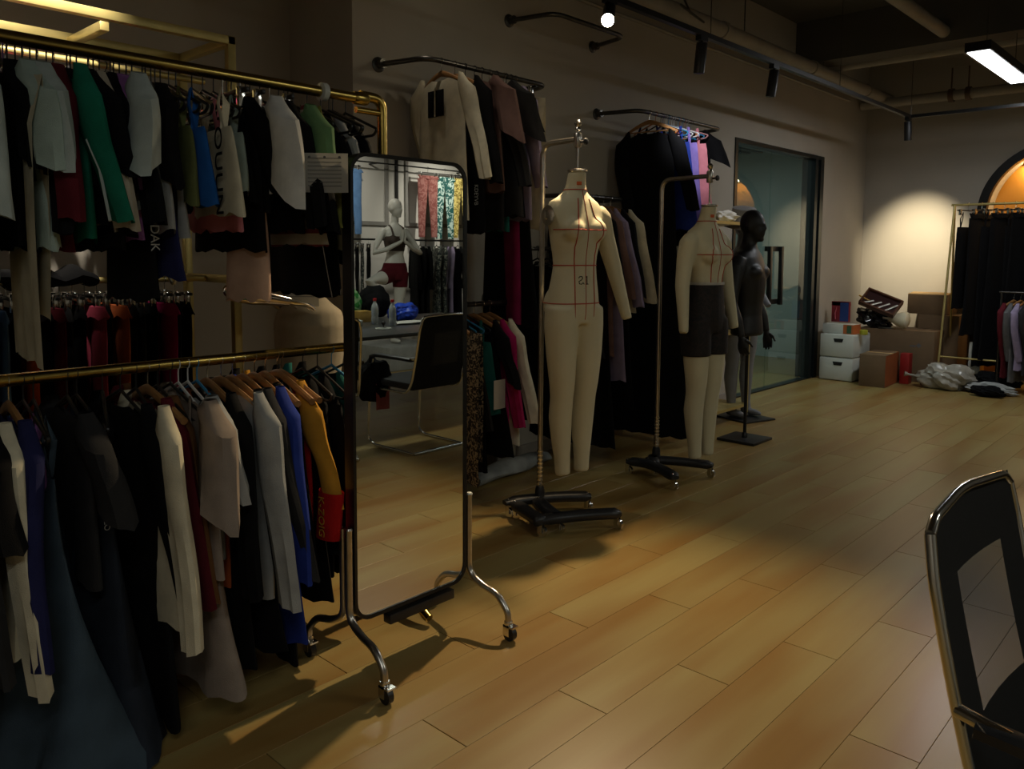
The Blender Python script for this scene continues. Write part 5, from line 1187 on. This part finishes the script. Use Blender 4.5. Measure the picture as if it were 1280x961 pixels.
for i, (y, c, hem, lab) in enumerate([(5.98, 'black', .75, 'black trousers left on the reflected rail'), (6.06, 'black', .75, 'second black trousers on the reflected rail'), (6.14, 'floral', .75, 'floral patterned trousers at the left of the reflected rail'), (6.24, 'black', .75, 'third black trousers on the reflected rail'),
   (7.0, 'black', .3, 'wide black coat right of the praying mannequin'), (7.1, 'black', .35, 'second black coat right of the praying mannequin'), (7.2, 'black', .32, 'black coat left of the camouflage dress'), (7.4, 'floral', .35, 'camouflage patterned dress on the reflected rail'), (7.52, 'floral', .4, 'second camouflage patterned dress on the reflected rail'), (7.66, 'lilac', .4, 'lilac blue strip dress on the reflected rail'), (7.8, 'black', .3, 'black dress at the right edge of the mirror')]):
    garment('longdress' if i > 3 else 'pants', c, lab, 'dress' if i > 3 else 'trousers', 'long_dress' if i > 3 else 'trousers', RR, y, hem, m=floral if c == 'floral' else None, rz=.5, hk='plastic' if i > 3 else 'clip')
RH = dict(x=4.4, z=2.56)
leaf = patterned('leaf_print', (.01, .10, .09), (.55, .72, .66), 14, .52)
goldp = patterned('gold_print', (.25, .18, .03), (.8, .65, .2), 20, .5); rosep = patterned('rose_print', (.22, .06, .05), (.34, .14, .12), 16, .5)
for y, mm, lab, hem in ((6.16, cloth('denim'), 'blue denim trousers hung high at the mirror left edge', 1.62), (7.46, rosep, 'rose brown leggings hung high in the mirror', 1.60), (7.78, leaf, 'green leaf print leggings hung high in the mirror', 1.58), (8.10, goldp, 'gold print leggings at the right mirror edge', 1.6)):
    garment('pants', 'denim', lab, 'trousers', 'trousers', RH, y, hem, m=mm, rz=PI/2, hk='clip', w=.17, hc='black')
t = thing('wall_rail', 'high black rail on the reflected display wall', 'clothes rail', (4.4, 6.6, 2.56))
bm = B(); tube(bm, [(0, -1.4, 0), (0, 1.8, 0)], .01, 8); obj('rail', bm, BLK, t)
for y in (-1.4, 0, 1.6): bm = B(); tube(bm, [(0, y, 0), (.2, y, 0)], .01, 8); obj('arm', bm, BLK, t)
# praying mannequin
def praying():
    loc = Vector((3.5, 6.15, .28)); rz = PI+.1
    t = thing('mannequin', 'white mannequin in brown bra top and maroon shorts, palms pressed together', 'mannequin', loc, rz)
    MW = mat('white_figure', (.66, .64, .58), .4, 0, .04, 8)
    T_ = [(1.56, .005, .04, .042), (1.46, -.008, .046, .048), (1.425, -.01, .06, .09), (1.40, -.01, .075, .135), (1.34, -.006, .09, .158), (1.25, .0, .095, .145), (1.15, 0, .085, .122), (1.07, 0, .078, .112), (.98, -.006, .095, .14), (.90, -.012, .11, .162), (.82, -.01, .11, .165), (.77, 0, .09, .15)]
    def legs(bm, grow=0, upto=9):
        P = [(0, -.075, .86), (.0, -.07, .68), (.0, -.05, .47), (-.012, -.045, .36), (0, -.04, .1), (.01, -.04, .06)]; r = [.095, .082, .056, .058, .038, .036]
        tube(bm, P[:upto], [q+grow for q in r[:upto]], 18)
        P2 = [(0, .08, .84), (.06, .22, .80), (.10, .42, .76)]; r2 = [.095, .085, .06]
        if upto > 3: P2 += [(.08, .28, .62), (.05, .10, .50), (.05, .02, .46)]; r2 += [.058, .044, .034]
        else: P2 = P2[:2]; r2 = r2[:2]
        tube(bm, P2, [q+grow for q in r2], 18)
    bm = B(); rings(bm, [ering(z, cx, rx, ry) for z, cx, rx, ry in T_]); head_bm(bm, (.02, 0, 1.64), .98, -.45)
    for s in (-1, 1): ellip(bm, (.062, s*.07, 1.25), (.055, .06, .058), 14, 10); ellip(bm, (-.05, s*.07, .87), (.08, .08, .09), 14, 10)
    legs(bm); ellip(bm, (.06, .04, .035), (.11, .038, .028), 12, 8)
    for s in (-1, 1):
        tube(bm, [(-.01, s*.14, 1.375), (-.01, s*.175, 1.34), (.02, s*.27, 1.20), (.06, s*.33, 1.10), (.12, s*.20, 1.14), (.175, s*.055, 1.22), (.185, s*.022, 1.24)], [.044, .046, .038, .034, .031, .024, .020], 14)
    obj('body', remesh(bm, .009, 5), MW, t)
    for s in (-1, 1):
        bm = B(); hand_bm(bm, (.185, s*.018, 1.245), (0, 0, 1), s, (0, -s, 0), .05, .9); obj('hand', bm, MW, t)
    bm = B(); rings(bm, [ering(z, cx, rx+.007, ry+.007) for z, cx, rx, ry in [(1.30, -.004, .092, .15), (1.25, .0, .095, .145), (1.15, 0, .085, .122), (1.12, 0, .083, .118)]])
    for s in (-1, 1): ellip(bm, (.062, s*.07, 1.25), (.061, .066, .064), 14, 10); tube(bm, [(.10, s*.08, 1.30), (.055, s*.085, 1.40), (0, s*.08, 1.43), (-.06, s*.075, 1.38), (-.09, s*.07, 1.28)], .014, 8)
    obj('bra_top', remesh(bm, .009, 3), mat('bra_brown', (.07, .045, .035), .7), t)
    bm = B(); rings(bm, [ering(z, cx, rx+.008, ry+.008) for z, cx, rx, ry in T_ if z < 1.05])
    for s in (-1, 1): ellip(bm, (-.05, s*.07, .87), (.087, .087, .095), 14, 10)
    legs(bm, .008, 2); obj('shorts', remesh(bm, .009, 3), cloth('maroon'), t)
praying()
bm = B(); box(bm, 3.1, 3.9, 5.75, 6.55, 0, .28, .01); tag(obj('plinth', bm, mat('plinth_grey', (.3, .3, .28), .6)), 'low grey plinth under the praying mannequin', 'plinth')
# things behind the glass door
t = thing('white_cabinet', 'pale low cabinet seen through the glass door', 'cabinet', (-6.1, 8.2, 0))
bm = B(); box(bm, -.25, .3, -1.2, 1.2, 0, 1.0, .01); obj('body', bm, mat('cabinet_pale', (.45, .5, .47), .5), t)
for y in (-.6, .6):
    for z in (.1, .55): bm = B(); box(bm, .3, .315, y-.57, y+.57, z, z+.38, .003); obj('drawer', bm, mat('cabinet_pale2', (.5, .55, .52), .5), t)
t = thing('wall_board', 'pale wall board seen through the glass door', 'board', (-6.38, 8.6, 1.2))
bm = B(); box(bm, 0, .03, -.7, .7, .2, 1.0, .005); obj('board', bm, mat('board_white', (.62, .66, .62), .5), t)
# arch lamp
d = bpy.data.lights.new('arch_light', 'AREA'); d.size = 1.0; d.size_y = .06; d.shape = 'RECTANGLE'; d.energy = 12; d.color = (1, .72, .36)
o = bpy.data.objects.new('arch_light', d); COL.objects.link(o); o.location = (AX, YF+.42, AZ+AR*.80); o.rotation_euler = (-.25, 0, 0)
